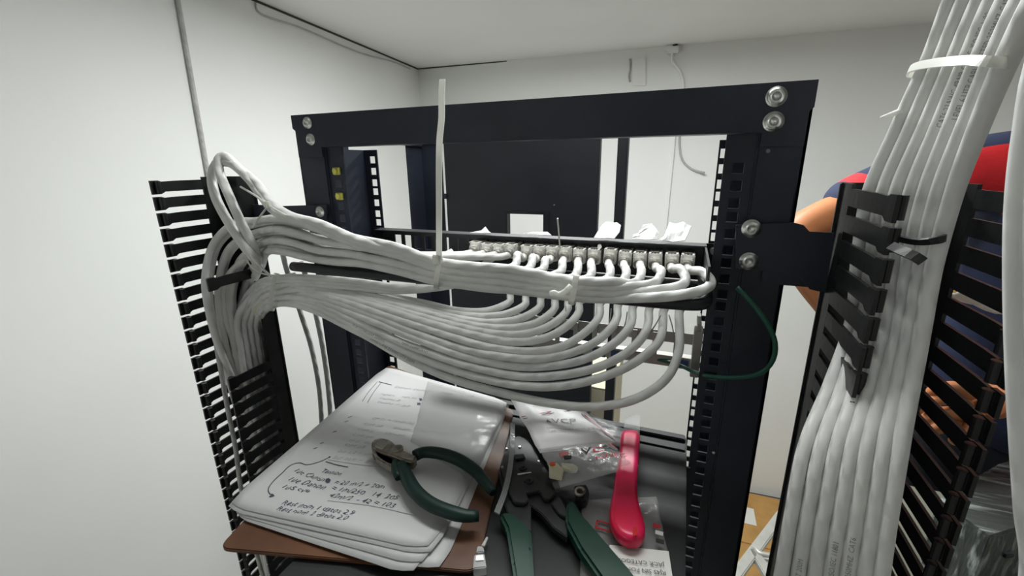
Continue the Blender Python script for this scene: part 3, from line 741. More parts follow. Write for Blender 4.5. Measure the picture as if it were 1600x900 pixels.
# --- thick bundle of the right manager: left edge / right edge stations
RS = [(-90, 1520, 1690, .300, .235), (0, 1478, 1632, .335, .262), (100, 1438, 1582, .372, .292), (200, 1392, 1540, .402, .318), (300, 1346, 1502, .420, .340), (400, 1330, 1474, .415, .352),
      (500, 1320, 1455, .402, .350), (600, 1286, 1437, .372, .338), (700, 1246, 1418, .335, .318), (800, 1226, 1402, .318, .306), (900, 1210, 1388, .308, .296), (1020, 1190, 1372, .304, .288)]
prints = {1: 'TIA-568-C.2  VERIFIED / ROHS COMPLIANT 200M', 3: 'CAT6 23AWG 4PAIR CABLE  ISO/IEC 11801', 4: 'LEVEL 6 UTP CABLE TESTED 250MHZ  CAT6'}
for k in range(13):
    lay = 0 if k < 7 else 1
    u = (k/6.0) if lay == 0 else (k-7+.5)/6.0
    pts = []
    for (py, xa, xb, ya, yb) in RS:
        px = xa+11+(xb-xa-22)*u; Y = ya+(yb-ya)*u+lay*.0095
        pts.append(P(px, py, Y))
    pts[0] = pts[0]; pts.append(pts[-1]+(pts[-1]-pts[-2]).normalized()*.25)
    # go up to the ceiling
    top = pts[0]; pts = [Vector((top.x+.10, top.y-.03, ZC-.004)), top.lerp(Vector((top.x+.10, top.y-.03, ZC)), .45)+Vector((-.012, 0, 0))]+pts
    lab = ['leftmost white cable at the front of the thick right-hand bundle', 'white cable second from the left in the thick right-hand bundle', 'white cable third from the left in the thick right-hand bundle', 'middle white cable at the front of the thick right-hand bundle', 'white cable third from the right in the thick right-hand bundle', 'white cable second from the right in the thick right-hand bundle', 'rightmost white cable at the front of the thick right-hand bundle'][k] if lay == 0 else 'white cable in the rear layer of the thick right-hand bundle'
    o = cable(pts, lab, r=.0048, group='cables of the thick right-hand bundle')
    if lay == 0 and k in prints:
        oo, path, r = CAB[-1]; Lt = sum((path[i]-path[i-1]).length for i in range(1, len(path)))
        print_on(oo, path, r, Lt*(.80 if k == 1 else .78), prints[k], .0043, CAMP, flip=True)
        print_on(oo, path, r, Lt*(.46), prints[k], .0043, CAMP, flip=True) if k != 1 else None
# near cables at the right edge of the view
for k in range(3):
    X = [(1645, 80), (1622, 200), (1610, 300), (1605, 400), (1604, 500), (1606, 600), (1611, 700), (1617, 800), (1624, 920)]
    pts = [P(px+k*26, py, .185-k*.004) for px, py in X]
    top = pts[0]; pts = [Vector((top.x+.03, top.y, ZC-.004)), Vector((top.x+.015, top.y, top.z+.15))]+pts
    pts.append(pts[-1]+Vector((.01, .0, -.3)))
    cable(pts, ['white cable hanging close to the camera at the right edge', 'white cable hanging just right of the closest one, mostly out of view', 'outermost white cable hanging at the right edge, out of view'][k], r=.0052, group='near hanging cables')
# jacket print on cables of the left bundles
def print_at(lab, frac, txt, size=.0042, flip=False):
    for oo, path, r in CAB:
        if oo['label'] == lab:
            Lt = sum((path[i]-path[i-1]).length for i in range(1, len(path)))
            print_on(oo, path, r, Lt*frac, txt, size, CAMP, flip=flip); return
print_at('white network cable of the lower fan, hanging lowest of all', .30, 'LEVEL CAT6 23AWG UTP 200M', .0046, True)
print_at('white network cable of the lower fan, hanging lowest of all', .49, 'CABLE CAT6 UTP LEVEL  VERIFIED', .0046, True)
print_at('white network cable of the lower fan, second lowest in the fan', .30, 'VI 20 COMPLIANT 23AWG', .0042, True)
print_at('white network cable of the lower fan, third lowest in the fan', .24, '200M COMPLIANT', .0042, True)
print_at('white network cable on the rightmost jack of the upper patch panel', .55, 'CAT6 LEVEL UTP 23AWG', .0042, True)

# ------------------------------------------------------------------ zip ties
def band(pts, wdt, th, name, m, label, cat='zip tie', head=None, tails=(), closed=True):
    """flat strap following points (ring) with a head block and tails"""
    t = empty(name, pts[0], label, cat)
    path = catmull(pts, .004)
    obj('strap', strapmesh(path, wdt, th), m, t)
    if head is not None:
        h = Vector(head); obj('head', boxmesh(h.x-.0042, h.x+.0042, h.y-.0036, h.y+.003, h.z-.0042, h.z+.0042, bevel=.001), m, t)
    for tl in tails: obj('tail', strapmesh(catmull(tl, .004), wdt*.9, th), m, t)
    return t
def strapmesh(path, wdt, th, side=None):
    T, N = frames(path); V, F = [], []
    for i, p in enumerate(path):
        if side is None:
            c = sum(path, Vector())/len(path); out = (p-c); out -= T[i]*out.dot(T[i]); out = out.normalized() if out.length > 1e-5 else N[i]
        else:
            out = side-T[i]*side.dot(T[i]); out.normalize()
        B = T[i].cross(out)
        V += [p+B*wdt/2+out*th/2, p-B*wdt/2+out*th/2, p-B*wdt/2-out*th/2, p+B*wdt/2-out*th/2]
    n = len(path)
    for i in range(n-1):
        for k in range(4): F.append((i*4+k, i*4+(k+1) % 4, i*4+4+(k+1) % 4, i*4+4+k))
    F.append((0, 1, 2, 3)); F.append((n*4-1, n*4-2, n*4-3, n*4-4))
    me = bpy.data.meshes.new('strap'); me.from_pydata([tuple(v) for v in V], [], F); me.update()
    b = bmesh.new(); b.from_mesh(me); bmesh.ops.recalc_face_normals(b, faces=b.faces[:]); b.to_mesh(me); b.free()
    return me
toc = Vector((0, -1, 0))
# tall upright tie at the middle of the upper bundle
t = empty('zip_tie', P(684, 405, .355), 'white zip tie on the upper bundle with its long tail standing upright', 'zip tie')
ring = [P(687, 401, .352), P(684, 420, .350), P(681, 440, .354), P(682, 451, .368), P(684, 440, .385), P(688, 405, .384), P(688, 398, .368), P(687, 400, .355)]
obj('strap', strapmesh(catmull(ring, .004), .0050, .0014), M['tie'], t)
c = P(684, 404, .350); obj('head', boxmesh(c.x-.0042, c.x+.0042, c.y-.004, c.y+.003, c.z-.005, c.z+.004, bevel=.001), M['tie'], t)
tl = [P(686, 404, .349), P(686, 380, .347), P(686, 320, .348), P(686, 250, .35), P(687, 215, .35), P(690, 185, .352), P(690, 150, .354), P(691, 124, .356)]
me = strapmesh(catmull(tl, .006), .0056, .0015, side=toc); obj('tail', me, M['tie'], t)
# tie at the right end of the upper bundle
t = empty('zip_tie', P(893, 452, .36), 'white zip tie with a bent tail at the right of the upper bundle', 'zip tie')
ring = [P(900, 433, .360), P(897, 450, .356), P(893, 470, .360), P(892, 475, .373), P(898, 465, .39), P(902, 436, .388), P(901, 430, .372), P(900, 432, .361)]
obj('strap', strapmesh(catmull(ring, .004), .0050, .0014), M['tie'], t)
obj('tail', tubemesh('tail', catmull([P(892, 446, .352), P(882, 456, .35), P(872, 460, .349), P(866, 457, .348), P(860, 459, .348)], .003), .0023, 8), M['tie'], t)
# tie on the lower bundle by the left manager
t = empty('zip_tie', P(427, 455, .40), 'white zip tie round the left end of the lower bundle', 'zip tie')
ring = [P(431, 430, .402), P(428, 440, .398), P(424, 460, .398), P(423, 478, .402), P(426, 484, .42), P(432, 460, .435), P(434, 430, .425), P(431, 428, .405)]
obj('strap', strapmesh(catmull(ring, .004), .0050, .0014), M['tie'], t)
# tie around cables in the left channel
t = empty('zip_tie', P(350, 500, X=-.62), 'white zip tie round the cables dropping into the left manager', 'zip tie')
ring = [chan(324, 500, -.62), chan(332, 498, -.61), chan(356, 503, -.60), chan(372, 498, -.60), chan(384, 500, -.61), chan(380, 497, -.63)]
obj('strap', strapmesh(catmull(ring, .004), .0045, .0014, side=Vector((.5, -1, 0))), M['tie'], t)
# tie of the loop with crossed tails
t = empty('zip_tie', P(418, 320, .385), 'thin white zip tie with crossed tails on the cable loop', 'zip tie')
obj('tail', tubemesh('tail', catmull([P(376, 292, .40), P(398, 305, .39), P(420, 321, .384), P(447, 337, .378)], .004), .0013, 6), M['tie'], t)
obj('tail', tubemesh('tail', catmull([P(420, 320, .384), P(408, 336, .381), P(394, 356, .38)], .004), .0012, 6), M['tie'], t)
c = P(418, 320, .383); obj('head', boxmesh(c.x-.004, c.x+.004, c.y-.003, c.y+.003, c.z-.004, c.z+.004, bevel=.001), M['tie'], t)
t = empty('zip_tie', P(405, 412, .39), 'thin white zip tie curling off the lower end of the cable loop', 'zip tie')
obj('tail', tubemesh('tail', catmull([P(380, 384, .386), P(395, 405, .386), P(410, 420, .388), P(424, 432, .392)], .004), .0016, 6), M['tie'], t)
obj('tail', tubemesh('tail', catmull([P(382, 398, .386), P(392, 416, .386), P(412, 428, .388), P(440, 430, .392), P(461, 427, .395)], .004), .0011, 6), M['tie'], t)
# yellowed tape sleeves on the lower fan
def sleeve(lab, f0, f1, label):
    for oo, path, r in CAB:
        if oo['label'] == lab:
            n = len(path); seg = path[int(n*f0):int(n*f1)]
            o = obj('tape_wrap', tubemesh('tape_wrap', seg, r+.0009, 10), M['tie_old']); tag(o, label, 'tape wrap'); return
sleeve('white network cable on the sixth jack from the right, lower patch panel', .345, .40, 'yellowed tape wrapped on a cable high in the lower fan')
sleeve('white network cable on the fifth jack from the right, lower patch panel', .395, .425, 'yellowed tape wrapped on a cable in the middle of the fan')
# thin tie tails hanging under the jacks
for k, (a, b) in enumerate((((955, 482), (950, 512)), ((980, 487), (975, 512)), ((1033, 492), (1014, 522)), ((1045, 492), (1053, 524)), ((848, 490), (858, 508)), ((884, 478), (882, 505)))):
    o = obj('wire_end', tubemesh('wire_end', catmull([P(*a, .47), P((a[0]+b[0])/2+1, (a[1]+b[1])/2, .468), P(*b, .47)], .004), .0007, 6), M['galv'])
    tag(o, 'thin wire end hanging under the cable bar, '+('fourth from the right', 'third from the right', 'second from the right, slanting', 'the rightmost', 'the leftmost', 'second from the left')[k], 'wire', 'thin wire ends')
o = obj('wire_end', tubemesh('wire_end', catmull([P(875, 388, .49), P(873, 362, .488), P(871, 341, .486)], .004), .0010, 6), M['galv'])
tag(o, 'thin wire standing up from the jacks of the upper patch panel', 'wire')
# ties on the right-hand bundle
t = empty('zip_tie', P(1420, 105, .36), 'white zip tie round the top of the thick right-hand bundle', 'zip tie')
ring = [P(1580, 104, .300), P(1545, 98, .285), P(1500, 96, .305), P(1455, 100, .340), P(1425, 106, .368), P(1419, 111, .378), P(1428, 114, .388), P(1480, 106, .40), P(1560, 100, .34), P(1592, 104, .305)]
ring = [P(1588, 100, .292), P(1545, 96, .279), P(1500, 95, .307), P(1456, 99, .336), P(1428, 105, .362), P(1421, 110, .376), P(1430, 116, .398), P(1490, 108, .385), P(1575, 102, .33)]
obj('strap', strapmesh(catmull(ring, .004), .0046, .0014), M['tie'], t)
obj('head', tubemesh('head', catmull([P(1412, 172, .392), P(1394, 178, .396), P(1376, 184, .40)], .003), lambda s: .0024*(1-.6*s), 8), M['tie'], t)
t = empty('zip_tie', P(1440, 376, .34), 'black zip tie round the thick right-hand bundle at the comb fingers', 'zip tie')
ring = [P(1345, 352, .40), P(1378, 362, .372), P(1410, 374, .355), P(1440, 378, .343), P(1466, 375, .337), P(1480, 370, .35)]
obj('strap', strapmesh(catmull(ring, .004), .0045, .0016), M['tie_black'], t)
obj('tail', strapmesh(catmull([P(1392, 384, .335), P(1410, 392, .325), P(1430, 401, .318), P(1442, 409, .315)], .003), .0055, .0015, side=Vector((-.3, -1, .4))), M['tie_black'], t)

# ------------------------------------------------------------------ green wire
pts = [P(1152, 449, .43), P(1172, 470, .425), P(1197, 503, .42), P(1211, 535, .42), P(1208, 562, .42), P(1190, 582, .425), P(1150, 590, .435), P(1110, 588, .45), P(1082, 580, .48), P(1060, 570, .50), P(1020, 560, .515), P(970, 556, .54)]
tag(obj('green_wire', tubemesh('green_wire', catmull(pts, .005), .0022, 10), M['green_wire']), 'dark green wire curving across the right rack post', 'wire')

# ------------------------------------------------------------------ white scraps on the panel top
def crumple(name, outline_px, Y, th, seedv, label, group=None, m='foam', amp=.004):
    """crumpled sheet: a grid filling a traced outline, folded in depth, with thickness"""
    b = bmesh.new(); vs = [b.verts.new(P(px, py, Y)) for px, py in outline_px]
    f = b.faces.new(vs)
    bmesh.ops.triangulate(b, faces=[f]); bmesh.ops.subdivide_edges(b, edges=b.edges[:], cuts=3, use_grid_fill=True)
    zmn = min(v.co.z for v in b.verts); cam0 = Vector((0, 0, H))
    for v in b.verts:
        v.co = cam0+(v.co-cam0)*(1+1.3*(v.co.z-zmn)/.53)
        nv = noise.noise(Vector((v.co.x*120+seedv, v.co.z*120, seedv)))
        v.co.y += nv*amp+abs(noise.noise(Vector((v.co.x*60, seedv, v.co.z*60))))*amp*1.5-amp*.5
    bmesh.ops.recalc_face_normals(b, faces=b.faces[:])
    r = bmesh.ops.solidify(b, geom=b.faces[:], thickness=th)
    o = obj(name, b, M[m]); return tag(o, label, 'paper scrap', group)
G = 'white scraps on the patch panel'
crumple('paper_scrap', [(928, 371), (940, 352), (946, 347), (964, 347), (970, 352), (968, 362), (960, 372)], .512, .001, 1.1, 'white folded tissue scrap on the panel top, leftmost of the three big ones', G)
crumple('paper_scrap', [(988, 373), (990, 366), (998, 366), (1005, 350), (1018, 349), (1030, 362), (1026, 374)], .512, .001, 2.3, 'white folded tissue scrap, middle of the three big ones on the panel top', G)
crumple('paper_scrap', [(1030, 374), (1038, 368), (1046, 347), (1056, 350), (1068, 346), (1080, 353), (1070, 376), (1050, 378)], .512, .001, 3.7, 'white crumpled tissue scrap, rightmost on the panel top', G)
crumple('paper_scrap', [(735, 363), (752, 360), (758, 354), (764, 361), (768, 364)], .512, .001, 4.1, 'small pointed white scrap on the panel top, left part', G, amp=.002)
crumple('paper_scrap', [(818, 365), (838, 362), (856, 362), (862, 367)], .512, .001, 5.1, 'flat white scrap on the panel top near the cabinet cutout', G, amp=.002)

# ------------------------------------------------------------------ dark cabinet behind
YC = 1.15
t = empty('dark_cabinet', (-0.4, YC, 0), 'dark steel cabinet panel with a square cutout, seen through the rack', 'cabinet')
def cxz(px, py): v = P(px, py, YC); return v.x, v.z
x0 = cxz(697, 300)[0]; x1 = cxz(935, 300)[0]; c0, zc1 = cxz(793, 333); c1 = cxz(850, 333)[0]; zc0 = zc1-.11
ztp = H+.09
bm = bmesh.new()
bx(bm, x0, c0, YC, YC+.02, 0, ztp); bx(bm, c1, x1, YC, YC+.02, 0, ztp); bx(bm, c0, c1, YC, YC+.02, zc1, ztp); bx(bm, c0, c1, YC, YC+.02, 0, zc0)
obj('panel', bm, M['cabinet'], t)
bm = bmesh.new()
for a in ((c0-.006, c0+.001, zc0, zc1+.006), (c1-.001, c1+.014, zc0, zc1+.006), (c0, c1, zc1-.001, zc1+.006)): bx(bm, a[0], a[1], YC-.004, YC-.0003, a[2], a[3])
obj('cutout_frame', bm, M['panel'], t)
px0, px1 = cxz(962, 300)[0], cxz(978, 300)[0]
obj('door_post', boxmesh(px0, px1, YC-.01, YC+.02, 0, ztp, bevel=.002), M['cabinet'], t)
obj('top_bar', boxmesh(x0, px1, YC, YC+.02, ztp+.0005, ztp+.03), M['cabinet'], t)
obj('hinge', boxmesh(x0-.008, x0+.003, YC-.006, YC-.0005, H-.10, H-.085), M['panel'], t)
c = cxz(866, 320); bm = bmesh.new(); cyl(bm, (c[0], YC-.002, c[1]), (c[0], YC-.0001, c[1]), .002, n=8); obj('screw', bm, M['steel'], t)
# boxes on the floor behind, seen low through the rack
def simple_box(name, x0, x1, y0, y1, z0, z1, m, label, cat, flaps=True):
    t = empty(name, ((x0+x1)/2, (y0+y1)/2, z0), label, cat)
    obj('carton', boxmesh(x0, x1, y0, y1, z0, z1, bevel=.003), m, t)
    if flaps:
        obj('flap', boxmesh(x0, (x0+x1)/2-.002, y0, y1, z1+.0005, z1+.004), m, t)
        obj('flap', boxmesh((x0+x1)/2+.002, x1, y0, y1, z1+.0005, z1+.004), m, t)
        obj('tape', boxmesh((x0+x1)/2-.025, (x0+x1)/2+.025, y0, y1, z1+.0045, z1+.005), M['tie_old'], t)
    return t
simple_box('carton', P(880, 606, 1.25).x, P(955, 606, 1.25).x, 1.25, 1.55, 0, P(925, 606, 1.25).z, M['cream'], 'tall cream carton standing behind the rack', 'box')

# ------------------------------------------------------------------ equipment lid carrying the tools
ZS = H-0.312
t = empty('rack_equipment', (-.12, .3, ZS-.08), 'black rack-mounted equipment whose lid carries the tools', 'equipment')
EX0, EX1, EY0, EY1 = -0.275, 0.026, 0.13, 0.485
obj('chassis', boxmesh(EX0, EX1, EY0, EY1, ZS-.085, ZS-.0035, bevel=.002), M['shelf'], t)
obj('lid', boxmesh(EX0, EX1, EY0, EY1, ZS-.003, ZS, bevel=.0012), M['shelf'], t)
obj('rear_ridge', boxmesh(EX0+.02, EX1-.002, EY1-.012, EY1-.002, ZS+.0003, ZS+.004, bevel=.001), M['shelf'], t)
obj('rear_ridge', boxmesh(EX0+.02, EX1-.002, EY1-.03, EY1-.018, ZS+.0003, ZS+.002, bevel=.0006), M['shelf'], t)
obj('mounting_ear', boxmesh(EX1-.0005, HCR-.012, YF-.02, YF-.0175, ZS-.08, ZS-.005), M['shelf'], t)
obj('mounting_ear', boxmesh(HCL+.012, EX0-.0005, YF+.01, YF+.0125, ZS-.08, ZS-.005), M['shelf'], t)

# ------------------------------------------------------------------ clipboard and papers
ZB0 = ZS+.001
def poly3(name, pts, z0, z1, m, parent=None, bevel=0, label=None, cat=None):
    b = bmesh.new(); prism(b, [(p.x, p.y) for p in pts], z0, z1)
    if bevel: bmesh.ops.bevel(b, geom=[e for e in b.edges if abs(e.verts[0].co.z-e.verts[1].co.z) < 1e-6], offset=bevel, segments=2, affect='EDGES')
    o = obj(name, b, m, parent)
    if label: tag(o, label, cat)
    return o
def rounded(pts, rad, n=6):
    out = []; N = len(pts)
    for i in range(N):
        p, a, b = Vector(pts[i]), Vector(pts[i-1]), Vector(pts[(i+1) % N])
        da = (a-p).normalized(); db_ = (b-p).normalized()
        for k in range(n+1):
            t = k/n
            q = (p+da*rad)*((1-t)**2)+p*(2*t*(1-t))+(p+db_*rad)*(t*t)
            out.append(q)
    return out
zb1 = ZB0+.004
qa = [PZ(340, 856, zb1), PZ(744, 893, zb1), PZ(803, 640, zb1), PZ(607, 570, zb1)]
poly3('clipboard', rounded(qa, .010), ZB0, zb1, M['board'], bevel=.0008, label='brown hardboard clipboard under the stack of notes', cat='clipboard')
def sheet(name, c, z, label, curl, seedv, lift=0.0, nx=18, ny=24, cut=.010):
    """one sheet from its four corners (tl, bl, br, tr): rounded, gently waved, curled at the near edge"""
    tl, bl, br, tr = c; V, F = [], []
    for j in range(ny+1):
        for i in range(nx+1):
            u, v = i/nx, j/ny
            p = tl.lerp(tr, u).lerp(bl.lerp(br, u), v)
            # corner rounding pulls the outermost grid corners inwards
            cu = abs(u-.5)*2; cv = abs(v-.5)*2
            k = max(0, cu-.82)/.18*max(0, cv-.82)/.18
            ctr = (tl+bl+br+tr)/4
            p = p.lerp(ctr, .035*k)
            zz = z+.0004*(1+noise.noise(Vector((u*3+seedv, v*4, seedv))))*(.4+v)+curl*max(0, v-.8)**2*18*(0.4+.6*u)+lift*u*u*v
            V.append((p.x, p.y, zz))
    for j in range(ny):
        for i in range(nx):
            a = j*(nx+1)+i; F.append((a, a+nx+1, a+nx+2, a+1))
    n = len(V); th = .00025
    V += [(x, y, zz-th) for x, y, zz in V]
    F += [tuple(n+q for q in f[::-1]) for f in F[:]]
    edge = [i for i in range(nx+1)]+[(j+1)*(nx+1)-1 for j in range(1, ny+1)]+[ny*(nx+1)+i for i in range(nx-1, -1, -1)]+[j*(nx+1) for j in range(ny-1, 0, -1)]
    for a, b in zip(edge, edge[1:]+edge[:1]): F.append((a, b, n+b, n+a))
    me = bpy.data.meshes.new(name); me.from_pydata(V, [], F); me.update()
    b = bmesh.new(); b.from_mesh(me); bmesh.ops.recalc_face_normals(b, faces=b.faces[:]); b.to_mesh(me); b.free()
    o = obj(name, me, M['paper'], smooth=True)
    tag(o, label, 'paper sheet', 'sheets of notes on the clipboard')
    def mapf(u, v):                     # u across, v down the page, in 0..1
        i = min(int(max(u, 0)*nx), nx-1); j = min(int(max(v, 0)*ny), ny-1); fu = u*nx-i; fv = v*ny-j
        g = lambda ii, jj: Vector(V[jj*(nx+1)+ii])
        return g(i, j).lerp(g(i+1, j), fu).lerp(g(i, j+1).lerp(g(i+1, j+1), fu), fv)+Vector((0, 0, .0003))
    return o, mapf
def cz(pxs, z): return [PZ(x, y, z) for x, y in pxs]
zz = zb1+.0006
sheet('note_sheet', cz([(604, 573), (372, 812), (690, 897), (795, 636)], zz), zz, 'lowest white sheet of the notes, its near corner sticking out at right', .000, 1.3)
sheet('note_sheet', cz([(603, 573), (358, 806), (648, 903), (793, 634)], zz+.0011), zz+.0011, 'white sheet of notes poking out lowest towards the camera', .000, 2.3)
sheet('note_sheet', cz([(603, 573), (353, 800), (662, 888), (794, 632)], zz+.0022), zz+.0022, 'white sheet of notes just beneath the top page', .0000, 3.3)
sheet('note_sheet', cz([(603, 572), (345, 796), (676, 872), (795, 630)], zz+.0033), zz+.0033, 'white sheet of notes second from the top', .0000, 4.9)
ZPG = zz+.0044
top, pm = sheet('note_sheet', cz([(604, 573), (350, 790), (672, 862), (797, 628)], ZPG), ZPG, 'top white page covered with handwritten notes in ink', .0000, 6.1)
# handwriting: u,v position from pixels on the page
tlc, blc, brc, trc = cz([(604, 573), (350, 790), (672, 862), (797, 628)], ZPG)
def page_xy(px, py):
    p = PZ(px, py, ZPG)
    u, v = .5, .5
    for _ in range(25):
        q = tlc.lerp(trc, u).lerp(blc.lerp(brc, u), v); du = (trc-tlc).lerp(brc-blc, v); dv = (blc-tlc).lerp(brc-trc, u)
        e = p-q; det = du.x*dv.y-du.y*dv.x
        u += (e.x*dv.y-e.y*dv.x)/det; v += (du.x*e.y-du.y*e.x)/det
    return u, v
PWd, PHt = .216, .29
def hand(lines, nm='handwriting', m='ink', parent=top, mp=pm):
    for (t, px, py, px2, py2, s) in lines:
        V, F = [], []
        u0, v0 = page_xy(px, py); u1, v1 = page_xy(px2, py2)
        ang = math.atan2((v1-v0)*PHt, (u1-u0)*PWd); v, f = text_mesh(t, s, .35); k = len(V)
        wd = max(p.x for p in v); tw = math.hypot((v1-v0)*PHt, (u1-u0)*PWd); sc = tw/wd
        for p in v:
            x, y = p.x*sc, p.y+.0008*math.sin(p.x*900)
            X = x*math.cos(ang)+y*math.sin(ang); Y = x*math.sin(ang)-y*math.cos(ang)
            V.append(tuple(mp(u0+X/PWd, v0+Y/PHt)))
        F += [tuple(i+k for i in q) for q in f]
        me = bpy.data.meshes.new(nm); me.from_pydata(V, [], F)
        obj(nm, me, M[m], parent)
hand([('Tension', 500, 739, 532, 744, .0085),
      ('1ue Canon', 457, 737, 504, 754, .0085), ('= 20 m/2 = 20m', 520, 757, 600, 764, .008),
      ('1ue Danon', 447, 751, 506, 766, .0095), ('= 1m/250   14  205', 515, 766, 622, 782, .0085),
      ('1u5 cve', 437, 763, 482, 771, .008), ('42m/2  - 42 = 103', 512, 777, 616, 794, .0085),
      ('Rest nom 1 datos 2.9', 438, 789, 552, 806, .0085), ('Rest nom 2 datos 2.0', 430, 798, 542, 814, .0075)])
hand([('CM 21  = 15m60 (36)', 580, 655, 648, 664, .0065), ('CM 22     4m60', 566, 664, 640, 674, .006), ('CM 2     15m60', 556, 673, 632, 683, .006), ('CM 24', 548, 681, 582, 686, .006),
      ('CM 23    10m', 543, 690, 578, 695, .006), ('CM 25', 536, 697, 570, 702, .006), ('2m 1.2 = 1m', 526, 707, 580, 713, .006), ('SC 2LE = 2m/s', 518, 717, 594, 726, .006),
      ('nombre      nom 60', 594, 617, 650, 624, .006), ('canal 2', 592, 623, 625, 628, .006), ('total 1.23', 588, 629, 640, 637, .006), ('Datos camara    Piso 1 a 12', 615, 606, 740, 622, .007)], 'handwriting', 'ink_pale')
def stroke(pxs, wdt, m='ink'):
    path = catmull([pm(*page_xy(*q))+Vector((0, 0, .0001)) for q in pxs], .002)
    return obj('pen_stroke', strapmesh(path, wdt, .0001, side=Vector((0, 0, 1))), M[m], top)
stroke([(515, 715), (500, 722), (480, 727), (467, 724), (454, 728), (441, 740), (428, 752), (420, 763), (420, 770), (426, 776)], .0009)
stroke([(421, 777), (428, 776), (424, 773)], .0016)
stroke([(514, 716), (516, 714)], .002)
stroke([(509, 722), (525, 727), (544, 731)], .0011)
stroke([(512, 719), (560, 727), (610, 732)], .0006, 'ink_pale')
stroke([(512, 783), (580, 791), (650, 806)], .0006, 'ink_pale')
stroke([(592, 597), (604, 600), (612, 602)], .0011)
stroke([(596, 598), (583, 615), (574, 630)], .0006); stroke([(590, 597), (576, 613), (566, 628)], .0006)
for q in ((544, 653), (538, 660), (520, 676), (500, 694), (490, 702)): stroke([q, (q[0]+6, q[1]-2)], .0008)
def blot(pxs): 
    b = bmesh.new(); b.faces.new([b.verts.new(pm(*page_xy(*q))+Vector((0, 0, .0001))) for q in pxs]); obj('ink_blot', b, M['ink'], top)
blot([(510, 749), (514, 748), (517, 751), (515, 755), (511, 756), (508, 753)]); blot([(655, 623), (659, 623), (660, 626), (656, 627)]); blot([(652, 630), (657, 630), (657, 633), (652, 633)])
# translucent sleeve over the right part of the page
def film_bag(name, corners, z, hgt, m, label, cat, seedv, nx=16, ny=16, group=None, thick=.0015):
    """crumpled plastic bag: two skins joined at the rim; corners tl, bl, br, tr are points, z grid shaped by noise"""
    tl, bl, br, tr = corners; V, F = [], []
    def pt(u, v, sgn):
        p = tl.lerp(tr, u).lerp(bl.lerp(br, u), v)
        rim = min(u, 1-u, v, 1-v); bul = min(1, rim*5)
        nz = noise.noise(Vector((u*4+seedv, v*4, seedv)))*.5+.5; n2 = noise.noise(Vector((u*9, v*9+seedv, seedv*2)))
        base = p.z
        return (p.x+n2*.0012, p.y+n2*.0012, base+(hgt*(.35+.65*nz)*bul+n2*.0011*bul if sgn > 0 else 0)+(thick*.2 if sgn > 0 else 0))
    for sgn in (1, -1):
        for j in range(ny+1):
            for i in range(nx+1): V.append(pt(i/nx, j/ny, sgn))
    n = (nx+1)*(ny+1)
    for j in range(ny):
        for i in range(nx):
            a = j*(nx+1)+i; F.append((a, a+nx+1, a+nx+2, a+1)); F.append((n+a+1, n+a+nx+2, n+a+nx+1, n+a))
    edge = [i for i in range(nx+1)]+[(j+1)*(nx+1)-1 for j in range(1, ny+1)]+[ny*(nx+1)+i for i in range(nx-1, -1, -1)]+[j*(nx+1) for j in range(ny-1, 0, -1)]
    for a, b in zip(edge, edge[1:]+edge[:1]): F.append((a, b, n+b, n+a))
    me = bpy.data.meshes.new(name); me.from_pydata(V, [], F); me.update()
    b = bmesh.new(); b.from_mesh(me); bmesh.ops.recalc_face_normals(b, faces=b.faces[:]); b.to_mesh(me); b.free()
    o = obj(name, me, m, smooth=True); tag(o, label, cat, group)
    def mapf(u, v): return Vector(pt(u, v, 1))+Vector((0, 0, .0006))
    return o, mapf
zf = ZPG+.0016
film_bag('plastic_sleeve', cz([(668, 596), (642, 690), (738, 752), (797, 632)], zf), zf, .0022, M['film_sleeve'], 'clear plastic sleeve lying over the far right of the notes', 'plastic sleeve', 3.3)

# ------------------------------------------------------------------ side-cutting pliers
zp = ZPG+.012
t = empty('side_cutters', PZ(640, 710, ZPG+.004), 'side-cutting pliers with dark green grips lying on the notes', 'pliers')
def grip(pxs, radii, nm, parent, m, z=zp, asp=.85):
    path = catmull([PZ(x, y, z+dz) for x, y, dz in pxs], .004)
    def rf(s):
        k = s*(len(radii)-1); i = min(int(k), len(radii)-2); return radii[i]+(radii[i+1]-radii[i])*(k-i)
    return obj(nm, tubemesh(nm, path, rf, 14, aspect=asp, flat_up=Vector((0, 0, 1))), m, parent)
g1 = grip([(649, 712, .002), (660, 707, .002), (685, 708, .002), (714, 717, .001), (742, 735, -.001), (758, 753, -.003), (771, 770, -.004)], [.0062, .0066, .0066, .0066, .0064, .0060, .0042], 'grip', t, M['green_grip'])
g2 = grip([(626, 726, 0), (634, 742, 0), (648, 766, 0), (672, 787, 0), (700, 799, 0), (728, 806, -.001), (748, 806, -.002)], [.0060, .0068, .0068, .0068, .0066, .0064, .0050], 'grip', t, M['green_grip'])
grip([(617, 720, .001), (618, 735, .001), (623, 747, .0)], [.0030, .0044, .0036], 'thumb_guard', t, M['green_grip'])
grip([(646, 708, .003), (655, 704, .003), (662, 702, .003)], [.0028, .0036, .0024], 'thumb_guard', t, M['green_grip'])
def plate(nm, pxs, z0, z1, parent, m, bev=.001):
    b = bmesh.new(); prism(b, [(PZ(x, y, z1).x, PZ(x, y, z1).y) for x, y in pxs], z0, z1)
    if bev: bmesh.ops.bevel(b, geom=b.edges[:], offset=bev, segments=2, affect='EDGES', clamp_overlap=True)
    return obj(nm, b, m, parent)
plate('jaw', [(579, 692), (583, 686), (596, 683), (610, 686), (622, 697), (634, 704), (652, 712), (645, 722), (630, 718), (612, 711), (598, 707), (584, 700)], zp-.006, zp+.0052, t, M['tool_steel'], .0018)
